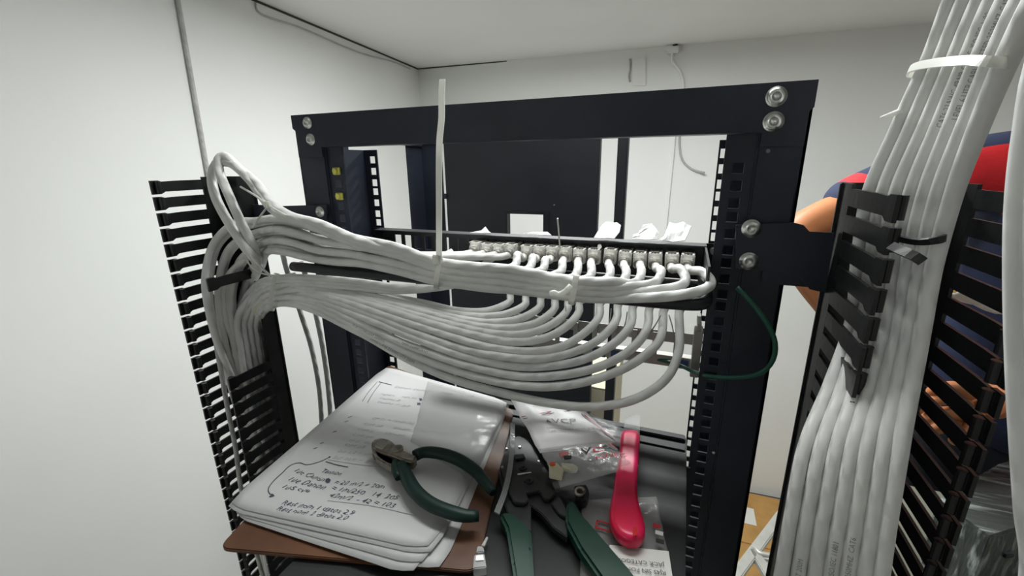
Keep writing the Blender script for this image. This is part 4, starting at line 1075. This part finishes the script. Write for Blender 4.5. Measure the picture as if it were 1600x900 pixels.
plate('jaw', [(580, 694), (584, 704), (596, 716), (612, 722), (628, 727), (640, 735), (632, 742), (618, 733), (602, 724), (588, 714)], zp-.007, zp+.002, t, M['tool_steel'], .0018)
plate('blade_face', [(586, 697), (590, 688), (600, 686), (608, 690), (598, 702)], zp+.0050, zp+.0062, t, M['tool_edge'], .0004)
bm = bmesh.new(); c = PZ(622, 708, zp); cyl(bm, (c.x, c.y, zp+.004), (c.x, c.y, zp+.0065), .0062, .0056, n=18); obj('pivot', bm, M['tool_steel'], t)

# ------------------------------------------------------------------ crimping tool
t = empty('crimping_tool', PZ(810, 760, ZS), 'black steel crimping tool with green handles, lying open on the equipment lid', 'crimping tool')
za = ZS+.001
def z8(pts): return [(730+x/3.463, 640+y/3.463) for x, y in pts]
plate('lower_plate', z8([(225, 150), (330, 150), (400, 260), (470, 420), (530, 540), (560, 600), (540, 690), (470, 640), (400, 560), (345, 520), (345, 660), (250, 640), (205, 520), (170, 330)]), za+.003, za+.010, t, M['tool_black'], .0008)
plate('upper_plate', z8([(250, 150), (280, 140), (320, 160), (370, 215), (392, 270), (430, 400), (482, 450), (445, 487), (418, 483), (392, 440), (322, 455), (332, 492), (312, 507), (255, 500), (232, 462), (200, 380), (178, 310), (200, 230)]), za+.0105, za+.0145, t, M['tool_black'], .0007)
plate('edge_jaw', z8([(455, 505), (500, 565), (530, 580), (545, 560), (500, 470)]), za+.0105, za+.0135, t, M['tool_black'], .0005)
for x, y in ((285, 205), (213, 215), (190, 315), (387, 283)):
    bm = bmesh.new(); q = z8([(x, y)])[0]; c = PZ(*q, za+.0145); cyl(bm, (c.x, c.y, za+.0145), (c.x, c.y, za+.016), .0016, .0012, n=10); obj('rivet', bm, M['steel'], t)
for x, y, r in ((300, 318, .0036), (332, 388, .0038)):
    bm = bmesh.new(); q = z8([(x, y)])[0]; c = PZ(*q, za+.0145); cyl(bm, (c.x, c.y, za+.0145), (c.x, c.y, za+.0165), r*1.2, r*1.1, n=18); cyl(bm, (c.x, c.y, za+.0165), (c.x, c.y, za+.0185), r*.7, r*.6, n=6); obj('bolt', bm, M['tool_black'], t)
plate('blade', z8([(272, 346), (345, 336), (348, 342), (274, 354)]), za+.0146, za+.0154, t, M['steel'], 0)
plate('die', z8([(255, 243), (305, 236), (315, 258), (262, 270)]), za+.0146, za+.018, t, M['panel'], .0006)
plate('handle', z8([(172, 560), (200, 548), (250, 552), (345, 640), (352, 740), (366, 960), (262, 960), (240, 820), (212, 640)]), za+.001, za+.0135, t, M['green_grip2'], .004)
plate('handle', [(892, 777), (898, 782), (908, 800), (985, 888), (1010, 925), (985, 945), (940, 905), (905, 855), (884, 815), (884, 790)], za+.004, za+.0165, t, M['green_grip2'], .004)
bm = bmesh.new()
pts = [PZ(906+7*math.cos(a*.9), 768+6*math.sin(a*.9), za+.006+a*.0006) for a in range(0, 22)]
obj('spring', tubemesh('spring', catmull(pts, .003), .0016, 6), M['tool_steel'], t)
plate('ratchet', [(897, 758), (916, 756), (921, 768), (917, 782), (908, 786), (900, 776)], za+.002, za+.009, t, M['tool_black'], .001)

# shiny grey strip lying between clipboard and tool
path = catmull([PZ(801, 662, ZS+.020), PZ(800, 695, ZS+.021), PZ(796, 735, ZS+.020), PZ(788, 770, ZS+.018), PZ(776, 802, ZS+.0165)], .006)
tag(obj('plastic_strip', strapmesh(path, .0052, .0016, side=Vector((0.3, 0, 1))), mat('grey_glossy_plastic', (0.22, 0.23, 0.23), .18, spec=.7, bump=.5, bscale=160)), 'shiny grey plastic strip lying across the crimping tool', 'strip')

# loose clear plug
t = empty('network_plug', PZ(750, 870, ZS), 'small clear network plug lying on the black lid', 'plug')
zq = ZS+.0005
plate('plug_body', [(739, 888), (741, 866), (757, 864), (760, 886)], zq, zq+.009, t, M['plug_clear'], .0008)
plate('contact', [(743, 876), (744, 868), (755, 867), (756, 875)], zq+.0091, zq+.0098, t, M['steel'], 0)
plate('strain_boot', [(744, 863), (746, 852), (755, 853), (757, 862)], zq, zq+.007, t, M['plug_clear'], .0008)
plate('latch', [(752, 852), (760, 838), (763, 839), (757, 853)], zq+.005, zq+.0065, t, M['tie'], .0003)

# ------------------------------------------------------------------ bags with jacks
zg = ZS+.010
# lower clear bag with a white card
b1, m1 = film_bag('zip_bag', cz([(908, 782), (905, 960), (1062, 960), (1026, 776)], ZS+.001), ZS, .006, M['film'], 'clear zip bag with a white card, under the pink tool', 'zip bag', 7.7)
card = cz([(952, 858), (947, 950), (1058, 962), (1044, 868)], ZS+.003)
cb = bmesh.new(); A = [cb.verts.new(p+Vector((0, 0, .0045))) for p in card]; B = [cb.verts.new(p+Vector((0, 0, .0040))) for p in card]
for i in range(4): cb.faces.new((A[i], A[(i+1) % 4], B[(i+1) % 4], B[i]))
cb.faces.new(A); cb.faces.new(B[::-1]); bmesh.ops.recalc_face_normals(cb, faces=cb.faces[:])
co_ = obj('card', cb, M['label_white'], b1)
# upside-down lettering read from the far side
e1 = (card[0]-card[3]).normalized(); e2 = Vector((-e1.y, e1.x, 0)); e2 = e2 if e2.y < 0 else -e2
org = PZ(1040, 893, ZS+.0085)
def cmap(x, y): return org+e1*x+e2*y+Vector((0, 0, .0004))
lettering('card_print', [('SIN HERRAMIENTA', 0, .0072, .0050, 0), ('RJ45 SIN PONCHADO', 0, .0, .0050, 0), ('JACK CATEGORIA 6', 0, -.0072, .0050, 0)], lambda x, y: cmap(x, y), M['black_ink'], co_)
cb = boxmesh(-.004, .004, -.002, .002, 0, .0006); 
for (px, py, mm) in ((1030, 833, 'label_white'), (1031, 846, 'black_ink'), (1026, 822, 'red_ink')):
    c = PZ(px, py, ZS+.008); obj('print_mark', boxmesh(c.x-.0032, c.x+.0032, c.y-.002, c.y+.002, c.z, c.z+.0004), M[mm], b1)
c = PZ(944, 828, ZS+.008)
bm = bmesh.new()
for k, q in enumerate(((-.008, .008, -.0008, .0008), (-.008, .008, .007, .0086), (-.008, -.0065, 0, .008), (.0065, .008, 0, .008))): bx(bm, c.x+q[0], c.x+q[1], c.y+q[2], c.y+q[3], c.z, c.z+.0004)
obj('print_mark', bm, M['red_ink'], b1)
# white printed bag on top of the crimper
zw = ZS+.020
cw = [PZ(797, 622, zw+.006), PZ(842, 706, zw), PZ(966, 690, zw+.002), PZ(900, 640, zw+.008)]
b2, m2 = film_bag('zip_bag', [PZ(797, 622, zw+.004), PZ(843, 708, zw), PZ(966, 692, zw), PZ(915, 643, zw+.004)], zw, .007, M['bag_white'], 'white printed zip bag with red and black lines, lying behind the crimping tool', 'zip bag', 2.2)
def map2(x, y): return m2(x, 1-y)
lettering('bag_print', [('VCP', .36, .44, .17, .2), ('CONEXION PARA REDES', .22, .30, .045, 0), ('CABLEADO', .22, .24, .045, 0), ('200 MM', .74, .28, .06, 0)], map2, M['grey_ink'], b2)
def ribbon(mp, uvs, wdt, m, parent, nm='print_line'):
    path = catmull([mp(u, v) for u, v in uvs], .004); return obj(nm, strapmesh(path, wdt, .0003, side=Vector((0, 0, 1))), M[m], parent)
ribbon(m2, [(.02, .40), (.4, .30), (.80, .12)], .0010, 'red_ink', b2); ribbon(m2, [(.03, .44), (.4, .34), (.80, .15)], .0008, 'black_ink', b2)
ribbon(m2, [(.84, .06), (.90, .4), (.95, .72), (.98, .95)], .0022, 'black_ink', b2); ribbon(m2, [(.89, .05), (.94, .4), (.975, .72), (.99, .9)], .0014, 'red_ink', b2)
bm = bmesh.new(); bm.faces.new([bm.verts.new(m2(*q)) for q in ((.27, .56), (.31, .49), (.35, .56))]); obj('print_mark', bm, M['grey_ink'], b2)
# second panel of that bag, right end
b3, m3 = film_bag('zip_bag', [PZ(915, 642, zw+.003), PZ(948, 692, zw-.002), PZ(975, 690, zw-.004), PZ(980, 672, zw)], zw, .004, M['film_light'], 'crinkled clear bag end beside the pink tool tip', 'zip bag', 5.2, 10, 10)
# clear bag holding loose jacks
zk = ZS+.020
b4, m4 = film_bag('zip_bag', [PZ(842, 702, zk+.002), PZ(876, 762, zk), PZ(998, 728, zk+.001), PZ(948, 690, zk+.004)], zk, .006, M['film'], 'clear zip bag with loose jacks inside, printed with black and red lettering', 'zip bag', 9.4)
lettering('bag_print', [('C', .60, .56, .26, .3), ('NNECT', .58, .36, .16, .2)], lambda x, y: m4(x, 1-y), M['red_ink'], b4)
lettering('bag_print', [('V', .44, .55, .26, .3), ('P', .76, .58, .26, .3)], lambda x, y: m4(x, 1-y), M['black_ink'], b4)
ribbon(m4, [(.90, .18), (.97, .42)], .0035, 'black_ink', b4); ribbon(m4, [(.955, .14), (.99, .35)], .0022, 'red_ink', b4)
def loose_jack(pxs, h, zz_, m, label, extra=None):
    t = empty('keystone_jack', PZ(*pxs[0], zz_), label, 'jack', 'loose jacks in the clear bag')
    plate('jack_body', pxs, zz_, zz_+h, t, m, .0008)
    if extra: plate('jack_lever', extra[0], zz_+h+.0002, zz_+h+.0022, t, extra[1], .0003)
loose_jack([(858, 725), (858, 742), (878, 746), (881, 733), (870, 722)], .0045, zk+.0008, M['cream'], 'cream jack body lying in the clear bag', ([(859, 722), (867, 721), (868, 725), (860, 726)], mat('orange_mark', (.7, .12, .03), .5)))
loose_jack([(876, 722), (896, 724), (903, 728), (902, 734), (893, 735), (878, 731)], .004, zk+.0008, M['cream'], 'flat cream latch piece in the clear bag', None)
loose_jack([(873, 706), (887, 704), (889, 711), (877, 713)], .004, zk+.0008, M['red'], 'dark red jack cap lying in the clear bag', ([(880, 712), (894, 711), (893, 716), (882, 717)], M['tool_black']))

# ------------------------------------------------------------------ pink punch-down tool
t = empty('punch_down_tool', PZ(983, 760, ZS), 'bright pink plastic punch-down tool with a bulbous end, lying on a clear bag', 'hand tool')
zt0 = ZS+.009
half = [(686, 14, 984), (679, 9, 984), (677, 3, 984)]
L_ = [(969, 690), (970, 680), (976, 676), (993, 676), (1000, 681), (1000, 692), (998, 720), (996, 750), (995, 775), (999, 795), (1006, 815), (1009, 830), (1007, 844), (998, 851), (985, 852), (970, 846), (957, 832), (951, 815), (952, 795), (957, 775), (960, 750), (965, 720)]
def solid(nm, pxs, z0, hgt, parent, m):
    """rounded cushion-like solid from a traced outline"""
    base = [PZ(x, y, z0+hgt*.5) for x, y in pxs]; c = sum(base, Vector())/len(base)
    b = bmesh.new(); rings = []
    # spine per vertex: pull towards the long axis
    ax0, ax1 = PZ(985, 685, z0+hgt*.5), PZ(982, 835, z0+hgt*.5)
    def axis(p):
        d = ax1-ax0; s = max(0.04, min(.96, (p-ax0).dot(d)/d.dot(d))); return ax0+d*s
    for sc, zf_ in ((.80, 0), (.95, .12), (1.0, .35), (1.0, .62), (.93, .85), (.72, .97), (.4, 1.0)):
        rings.append([b.verts.new((axis(p)+(p-axis(p))*sc).xy.to_3d()+Vector((0, 0, z0+hgt*zf_))) for p in base])
    n = len(base)
    for r0, r1 in zip(rings, rings[1:]):
        for i in range(n): b.faces.new((r0[i], r0[(i+1) % n], r1[(i+1) % n], r1[i]))
    b.faces.new(rings[0][::-1]); b.faces.new(rings[-1]); bmesh.ops.recalc_face_normals(b, faces=b.faces[:])
    o = obj(nm, b, m, parent, smooth=True); md = o.modifiers.new('s', 'SUBSURF'); md.levels = 1; md.render_levels = 2
    return o
solid('tool_body', L_, zt0, .014, t, M['pink'])
plate('blade_holder', [(972, 682), (977, 652), (1000, 645), (1000, 682)], zt0+.003, zt0+.006, t, M['film_light'], .0006)
plate('slot', [(989, 822), (996, 822), (996, 836), (989, 838)], zt0+.0135, zt0+.0146, t, M['red'], .0003)

# ------------------------------------------------------------------ person behind the right manager
exec_person = True
def skin_body(name, verts, edges, radii, m, parent=None, sub=2, root=0):
    me = bpy.data.meshes.new(name); me.from_pydata([tuple(v) for v in verts], edges, [])
    o = bpy.data.objects.new(name, me); COL.objects.link(o)
    md = o.modifiers.new('skin', 'SKIN'); md.use_smooth_shade = True; md.branch_smoothing = .4
    for i, r in enumerate(radii):
        sv = me.skin_vertices[0].data[i]; sv.radius = (r, r) if not isinstance(r, tuple) else r
        sv.use_root = (i == root)
    sb = o.modifiers.new('sub', 'SUBSURF'); sb.levels = sub; sb.render_levels = sub
    dg = bpy.context.evaluated_depsgraph_get(); dg.update()
    me2 = bpy.data.meshes.new_from_object(o.evaluated_get(dg)); me2.name = name
    bpy.data.objects.remove(o); bpy.data.meshes.remove(me)
    me2.materials.clear(); me2.materials.append(m)
    for p in me2.polygons: p.use_smooth = True
    return obj(name, me2, m, parent)
YPN = 0.92
nk = Vector((0.56, YPN, H+.065))                       # base of the neck
stand = 0.42
hip = Vector((0.55, YPN+.02, stand+.93))
def jt(px, py, Y): return P(px, py, Y)
shR = Vector((0.345, YPN, H-.045))                     # his right shoulder: left in the picture
elR = P(1226, 372, .86); wrR = P(1385, 575, .74); haR = P(1432, 630, .72)
shL = Vector((0.765, YPN, H-.012)); elL = Vector((0.80, YPN-.06, H-.30)); wrL = P(1588, 605, .72); haL = P(1525, 640, .71)
ank = stand+.085
B = [hip, hip+Vector((0, 0, .14)), Vector((.555, YPN+.01, H-.24)), Vector((.56, YPN, H-.02)), nk, nk+Vector((0, -.012, .045)), nk+Vector((0, -.03, .105)), nk+Vector((0, -.02, .20)),
     shR+Vector((.04, 0, -.005)), shR, elR, wrR, shL+Vector((-.04, 0, -.005)), shL, elL, wrL,
     hip+Vector((-.10, 0, -.05)), Vector((.45, YPN-.01, stand+.50)), Vector((.45, YPN+.02, ank)), hip+Vector((.10, 0, -.05)), Vector((.65, YPN-.01, stand+.50)), Vector((.65, YPN+.02, ank)),
     Vector((.45, YPN-.13, stand+.035)), Vector((.65, YPN-.13, stand+.035))]
Ed = [(0, 1), (1, 2), (2, 3), (3, 4), (4, 5), (5, 6), (6, 7), (3, 8), (8, 9), (9, 10), (10, 11), (3, 12), (12, 13), (13, 14), (14, 15), (0, 16), (16, 17), (17, 18), (0, 19), (19, 20), (20, 21), (18, 22), (21, 23)]
Rr = [(.11, .08), (.10, .07), (.095, .06), (.085, .05), .048, .055, (.072, .09), (.07, .085), .034, .042, .040, .026, .034, .042, .040, .026, .085, .058, .038, .085, .058, .038, .032, .032]
person = skin_body('person', B, Ed, Rr, M['skin'])
tag(person, 'person in a navy and red shirt working behind the right cable manager', 'person')
# face and hair
hc = nk+Vector((0, -.03, .145))
def ell(nm, c, rx, ry, rz, m, parent, seg=16, cut=None):
    b = bmesh.new(); bmesh.ops.create_uvsphere(b, u_segments=seg, v_segments=seg//2+2, radius=1)
    for v in b.verts: v.co = Vector((v.co.x*rx, v.co.y*ry, v.co.z*rz))+c
    if cut: bmesh.ops.delete(b, geom=[v for v in b.verts if cut(v.co-c)], context='VERTS')
    return obj(nm, b, m, parent, smooth=True)
ell('hair', hc+Vector((0, .012, .035)), .084, .102, .100, M['hair'], person, 20, cut=lambda d: d.z < -.02 and d.y < .02)
for s in (-1, 1):
    ell('eye', hc+Vector((s*.032, -.083, -.005)), .012, .009, .008, M['eye'], person, 10)
    ell('eyebrow', hc+Vector((s*.032, -.088, .014)), .018, .006, .004, M['hair'], person, 10)
    ell('ear', hc+Vector((s*.078, .0, -.012)), .010, .02, .030, M['skin'], person, 12)
ell('nose', hc+Vector((0, -.098, -.028)), .013, .016, .024, M['skin'], person, 12)
ell('mouth', hc+Vector((0, -.086, -.062)), .024, .008, .007, M['red'], person, 12)
# shirt with sleeves: navy with red bands
def striped_cloth(name):
    m = mat(name, (0.018, 0.026, 0.065), .85, bump=.15, bscale=300)
    return m
shirtv = [hip+Vector((0, 0, -.07)), hip+Vector((0, 0, .16)), Vector((.555, YPN+.01, H-.24)), Vector((.56, YPN, H-.02)), nk+Vector((0, 0, -.035)),
          Vector((.465, YPN, H+.006)), shR+Vector((.01, 0, .004)), shR.lerp(elR, .30), shR.lerp(elR, .66), shL+Vector((-.04, 0, -.004)), shL, shL.lerp(elL, .45), shL.lerp(elL, .8)]
shirt = skin_body('shirt', shirtv, [(0, 1), (1, 2), (2, 3), (3, 4), (3, 5), (5, 6), (6, 7), (7, 8), (3, 9), (9, 10), (10, 11), (11, 12)],
                  [(.175, .135), (.17, .125), (.165, .122), (.150, .108), .070, .076, .066, .060, .060, .078, .074, .066, .064], M['navy'], person, 3)
shirt['label'] = 'navy shirt with red chest and sleeve bands'
shirt.data.materials.append(M['red'])
d_ = (elR-shR).normalized(); Lr = (elR-shR).length
for p in shirt.data.polygons:
    c = p.center
    s = (c-shR).dot(d_)/Lr; dist = ((c-shR)-d_*((c-shR).dot(d_))).length
    if .36 < s < .48 and dist < .09: p.material_index = 1
    dl2 = (elL-shL); sL = (c-shL).dot(dl2)/dl2.dot(dl2)
    if c.x > .36 and s < .3 and c.z < H+.014 and c.z > H-.075-.25*(c.x-.42) and sL < .3: p.material_index = 1
    if c.x > .50 and c.z < H-.24 and c.z > H-.36: p.material_index = 1
for nm, vs, rr in (('trousers', [hip, hip+Vector((-.10, 0, -.05)), Vector((.45, YPN-.01, stand+.50)), Vector((.45, YPN+.02, ank+.01)), hip+Vector((.10, 0, -.05)), Vector((.65, YPN-.01, stand+.50)), Vector((.65, YPN+.02, ank+.01)), hip+Vector((0, 0, .10))], [(.15, .115), .10, .075, .062, .10, .075, .062, (.15, .115)]),):
    skin_body(nm, vs, [(0, 1), (1, 2), (2, 3), (0, 4), (4, 5), (5, 6), (0, 7)], rr, M['trouser'], person)
for sx in (.45, .65):
    o = obj('shoe', boxmesh(sx-.048, sx+.048, YPN-.20, YPN+.085, stand+.001, stand+.075, bevel=.022, seg=3), M['rubber'], person, smooth=True)
# hands: palm and five fingers each
def hand3(name, wrist, knuck, fingers, thumb, parent, rp=.020):
    vs = [wrist, wrist.lerp(knuck, .5), knuck]; ed = [(0, 1), (1, 2)]; rr = [.024, (.032, .018), (.034, .016)]
    b = skin_body(name, vs, ed, rr, M['skin'], parent, 2)
    for k, f in enumerate(fingers+[thumb]):
        n = len(f); r0 = .0098 if k < 4 else .0112
        skin_body('finger' if k < 4 else 'thumb', f, [(i, i+1) for i in range(n-1)], [r0*(1-.13*i) for i in range(n)], M['skin'], b, 2)
    return b
def pl(*q): return [P(x, y, Y) for x, y, Y in q]
hand3('hand', wrL, P(1512, 640, .70), [pl((1520, 618, .70), (1490, 604, .675), (1466, 606, .665), (1448, 617, .67)), pl((1514, 632, .70), (1482, 622, .67), (1454, 626, .66), (1437, 640, .667)), pl((1508, 648, .70), (1478, 644, .67), (1452, 650, .662), (1436, 662, .668)), pl((1504, 662, .70), (1482, 664, .675), (1462, 670, .668), (1450, 680, .672))], pl((1540, 640, .70), (1518, 668, .68), (1500, 686, .672), (1482, 692, .67)), person)
hand3('hand', wrR, P(1430, 636, .72), [pl((1424, 628, .725), (1446, 628, .705), (1462, 636, .70), (1472, 648, .70)), pl((1428, 636, .722), (1450, 640, .70), (1466, 650, .695), (1476, 662, .697)), pl((1428, 646, .72), (1448, 654, .70), (1462, 664, .695), (1470, 676, .697)), pl((1424, 656, .72), (1440, 668, .70), (1450, 678, .697), (1456, 688, .70))], pl((1420, 620, .725), (1432, 606, .71), (1446, 600, .70), (1458, 602, .695)), person)
# white device held / clipped by his chest
t = empty('white_connector', P(1510, 455, .795), 'white plastic connector with a cord, hanging in front of the shirt', 'connector')
obj('connector_body', tubemesh('connector_body', catmull([P(1496, 446, .795), P(1508, 455, .795), P(1524, 461, .795), P(1536, 463, .795)], .004), lambda s: .018-.005*s, 14), M['label_white'], t)
obj('cord', tubemesh('cord', catmull([P(1520, 470, .795), P(1545, 482, .795), P(1570, 487, .795), P(1620, 470, .80), Vector((.50, YPN-.09, H-.25))], .006), .0045, 8), M['label_white'], t)
obj('cap', tubemesh('cap', catmull([P(1486, 448, .795), P(1492, 449, .795), P(1497, 450, .795)], .003), .0145, 12), M['cardboard'], t)
# step stool under his feet
t = empty('step_stool', (.55, YPN, 0), 'low step stool under the person behind the rack', 'step stool')
obj('step_top', boxmesh(.35, .75, YPN-.24, YPN+.16, stand-.03, stand, bevel=.006), M['beige'], t)
for sx in (.37, .73):
    for sy in (-.22, .14): obj('leg', boxmesh(sx-.018, sx+.018, YPN+sy-.018, YPN+sy+.018, 0, stand-.0305), M['beige'], t)

# ------------------------------------------------------------------ low right: film-wrapped equipment on a table
zfl = H-.42
t = empty('wrapped_equipment', (.45, .60, zfl-.1), 'dark equipment wrapped in shiny stretch film at the lower right', 'equipment')
q = [PZ(1466, 782, zfl), PZ(1545, 838, zfl), PZ(1700, 790, zfl), PZ(1640, 705, zfl), PZ(1560, 728, zfl)]
bm = bmesh.new(); prism(bm, [(p.x, p.y) for p in q], zfl-.10, zfl); bmesh.ops.bevel(bm, geom=bm.edges[:], offset=.003, segments=2, affect='EDGES')
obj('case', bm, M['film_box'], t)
c = sum(q, Vector())/5
bm = bmesh.new(); prism(bm, [((p.x-c.x)*1.012+c.x, (p.y-c.y)*1.012+c.y) for p in q], zfl-.099, zfl+.0025); bmesh.ops.subdivide_edges(bm, edges=bm.edges[:], cuts=4, use_grid_fill=True)
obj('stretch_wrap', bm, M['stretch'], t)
ztb = zfl-.102
t = empty('work_table', (.42, .5, 0), 'beige metal work surface under the wrapped equipment at lower right', 'table')
x0, x1, y0, y1 = .235, .80, .30, .80
obj('table_top', boxmesh(x0, x1, y0, y1, ztb-.03, ztb, bevel=.003), M['beige'], t)
for sx in (x0+.03, x1-.03):
    for sy in (y0+.03, y1-.03): obj('leg', boxmesh(sx-.02, sx+.02, sy-.02, sy+.02, 0, ztb-.0305), M['beige'], t)
# black corner bracket
t = empty('corner_bracket', PZ(1570, 850, zfl-.03), 'black corner bracket with a screw in front of the wrapped equipment', 'bracket')
plate('bracket_plate', [(1540, 833), (1550, 822), (1580, 824), (1590, 850), (1586, 866), (1572, 868)], ztb+.06, ztb+.066, t, M['tool_black'], .001)
plate('bracket_web', [(1545, 836), (1548, 834), (1574, 864), (1571, 866)], ztb+.0005, ztb+.0595, t, M['tool_black'], .0005)
bm = bmesh.new(); c = PZ(1564, 838, ztb+.066); cyl(bm, (c.x, c.y, ztb+.066), (c.x, c.y, ztb+.069), .004, .003, n=14); obj('screw', bm, M['steel'], t)

# ------------------------------------------------------------------ cardboard and brackets on the floor by the back wall
t = empty('cardboard_box', (0.45, 2.05, 0), 'brown cardboard box lying flattened on the floor against the back wall', 'box')
xa = P(1120, 800, 2.2).x; xb = P(1330, 800, 2.2).x; ztop = .03
obj('carton', boxmesh(xa, xb, 1.55, 2.33, 0.0005, ztop-.006, bevel=.002), M['cardboard'], t)
obj('flap', boxmesh(xa, (xa+xb)/2-.002, 1.55, 1.93, ztop-.0055, ztop), M['cardboard'], t)
obj('flap', boxmesh((xa+xb)/2+.002, xb, 1.56, 1.95, ztop-.0055, ztop), M['cardboard'], t)
obj('flap', boxmesh(xa, xb, 1.96, 2.33, ztop-.0055, ztop-.001), M['cardboard'], t)
c = PZ(1171, 804, ztop); obj('label_card', boxmesh(c.x-.035, c.x+.025, c.y-.07, c.y+.05, ztop-.0005, ztop+.0008), M['label_white'], t)
t = empty('metal_frame', (.3, 1.2, 0), 'pale aluminium frame leaning among the boxes beside the rack', 'frame')
zfr = H-1.17
def bar(nm, a, b, wd, dp, m):
    a = Vector(a); b = Vector(b); d = (b-a); L = d.length; d.normalize(); s = d.cross(Vector((0, 0, 1))).normalized(); u = s.cross(d)
    mt = Matrix((d, s, u)).transposed().to_4x4(); mt.translation = a
    return obj(nm, boxmesh(0, L, -wd/2, wd/2, -dp/2, dp/2, bevel=.003, mtx=mt), m, t)
f1 = [PZ(1228, 796, zfr), PZ(1146, 902, zfr), PZ(1120, 940, zfr)]
bar('rail', f1[0], f1[2], .03, .02, M['alu'])
bar('rail', PZ(1176, 860, zfr), PZ(1206, 908, zfr), .03, .02, M['alu'])
obj('handle', tubemesh('handle', catmull([PZ(1174, 858, zfr), PZ(1180, 857, zfr+.01), PZ(1186, 864, zfr+.01), PZ(1205, 868, zfr+.01), PZ(1225, 868, zfr)], .01), .008, 10), M['alu'], t)
plate('panel', [(1180, 866), (1222, 870), (1215, 930), (1206, 915)], zfr-.02, zfr-.012, t, M['label_white'], 0)
for q in (f1[0], f1[2], PZ(1206, 908, zfr)): obj('leg', boxmesh(q.x-.012, q.x+.012, q.y-.012, q.y+.012, 0, zfr-.012), M['alu'], t)
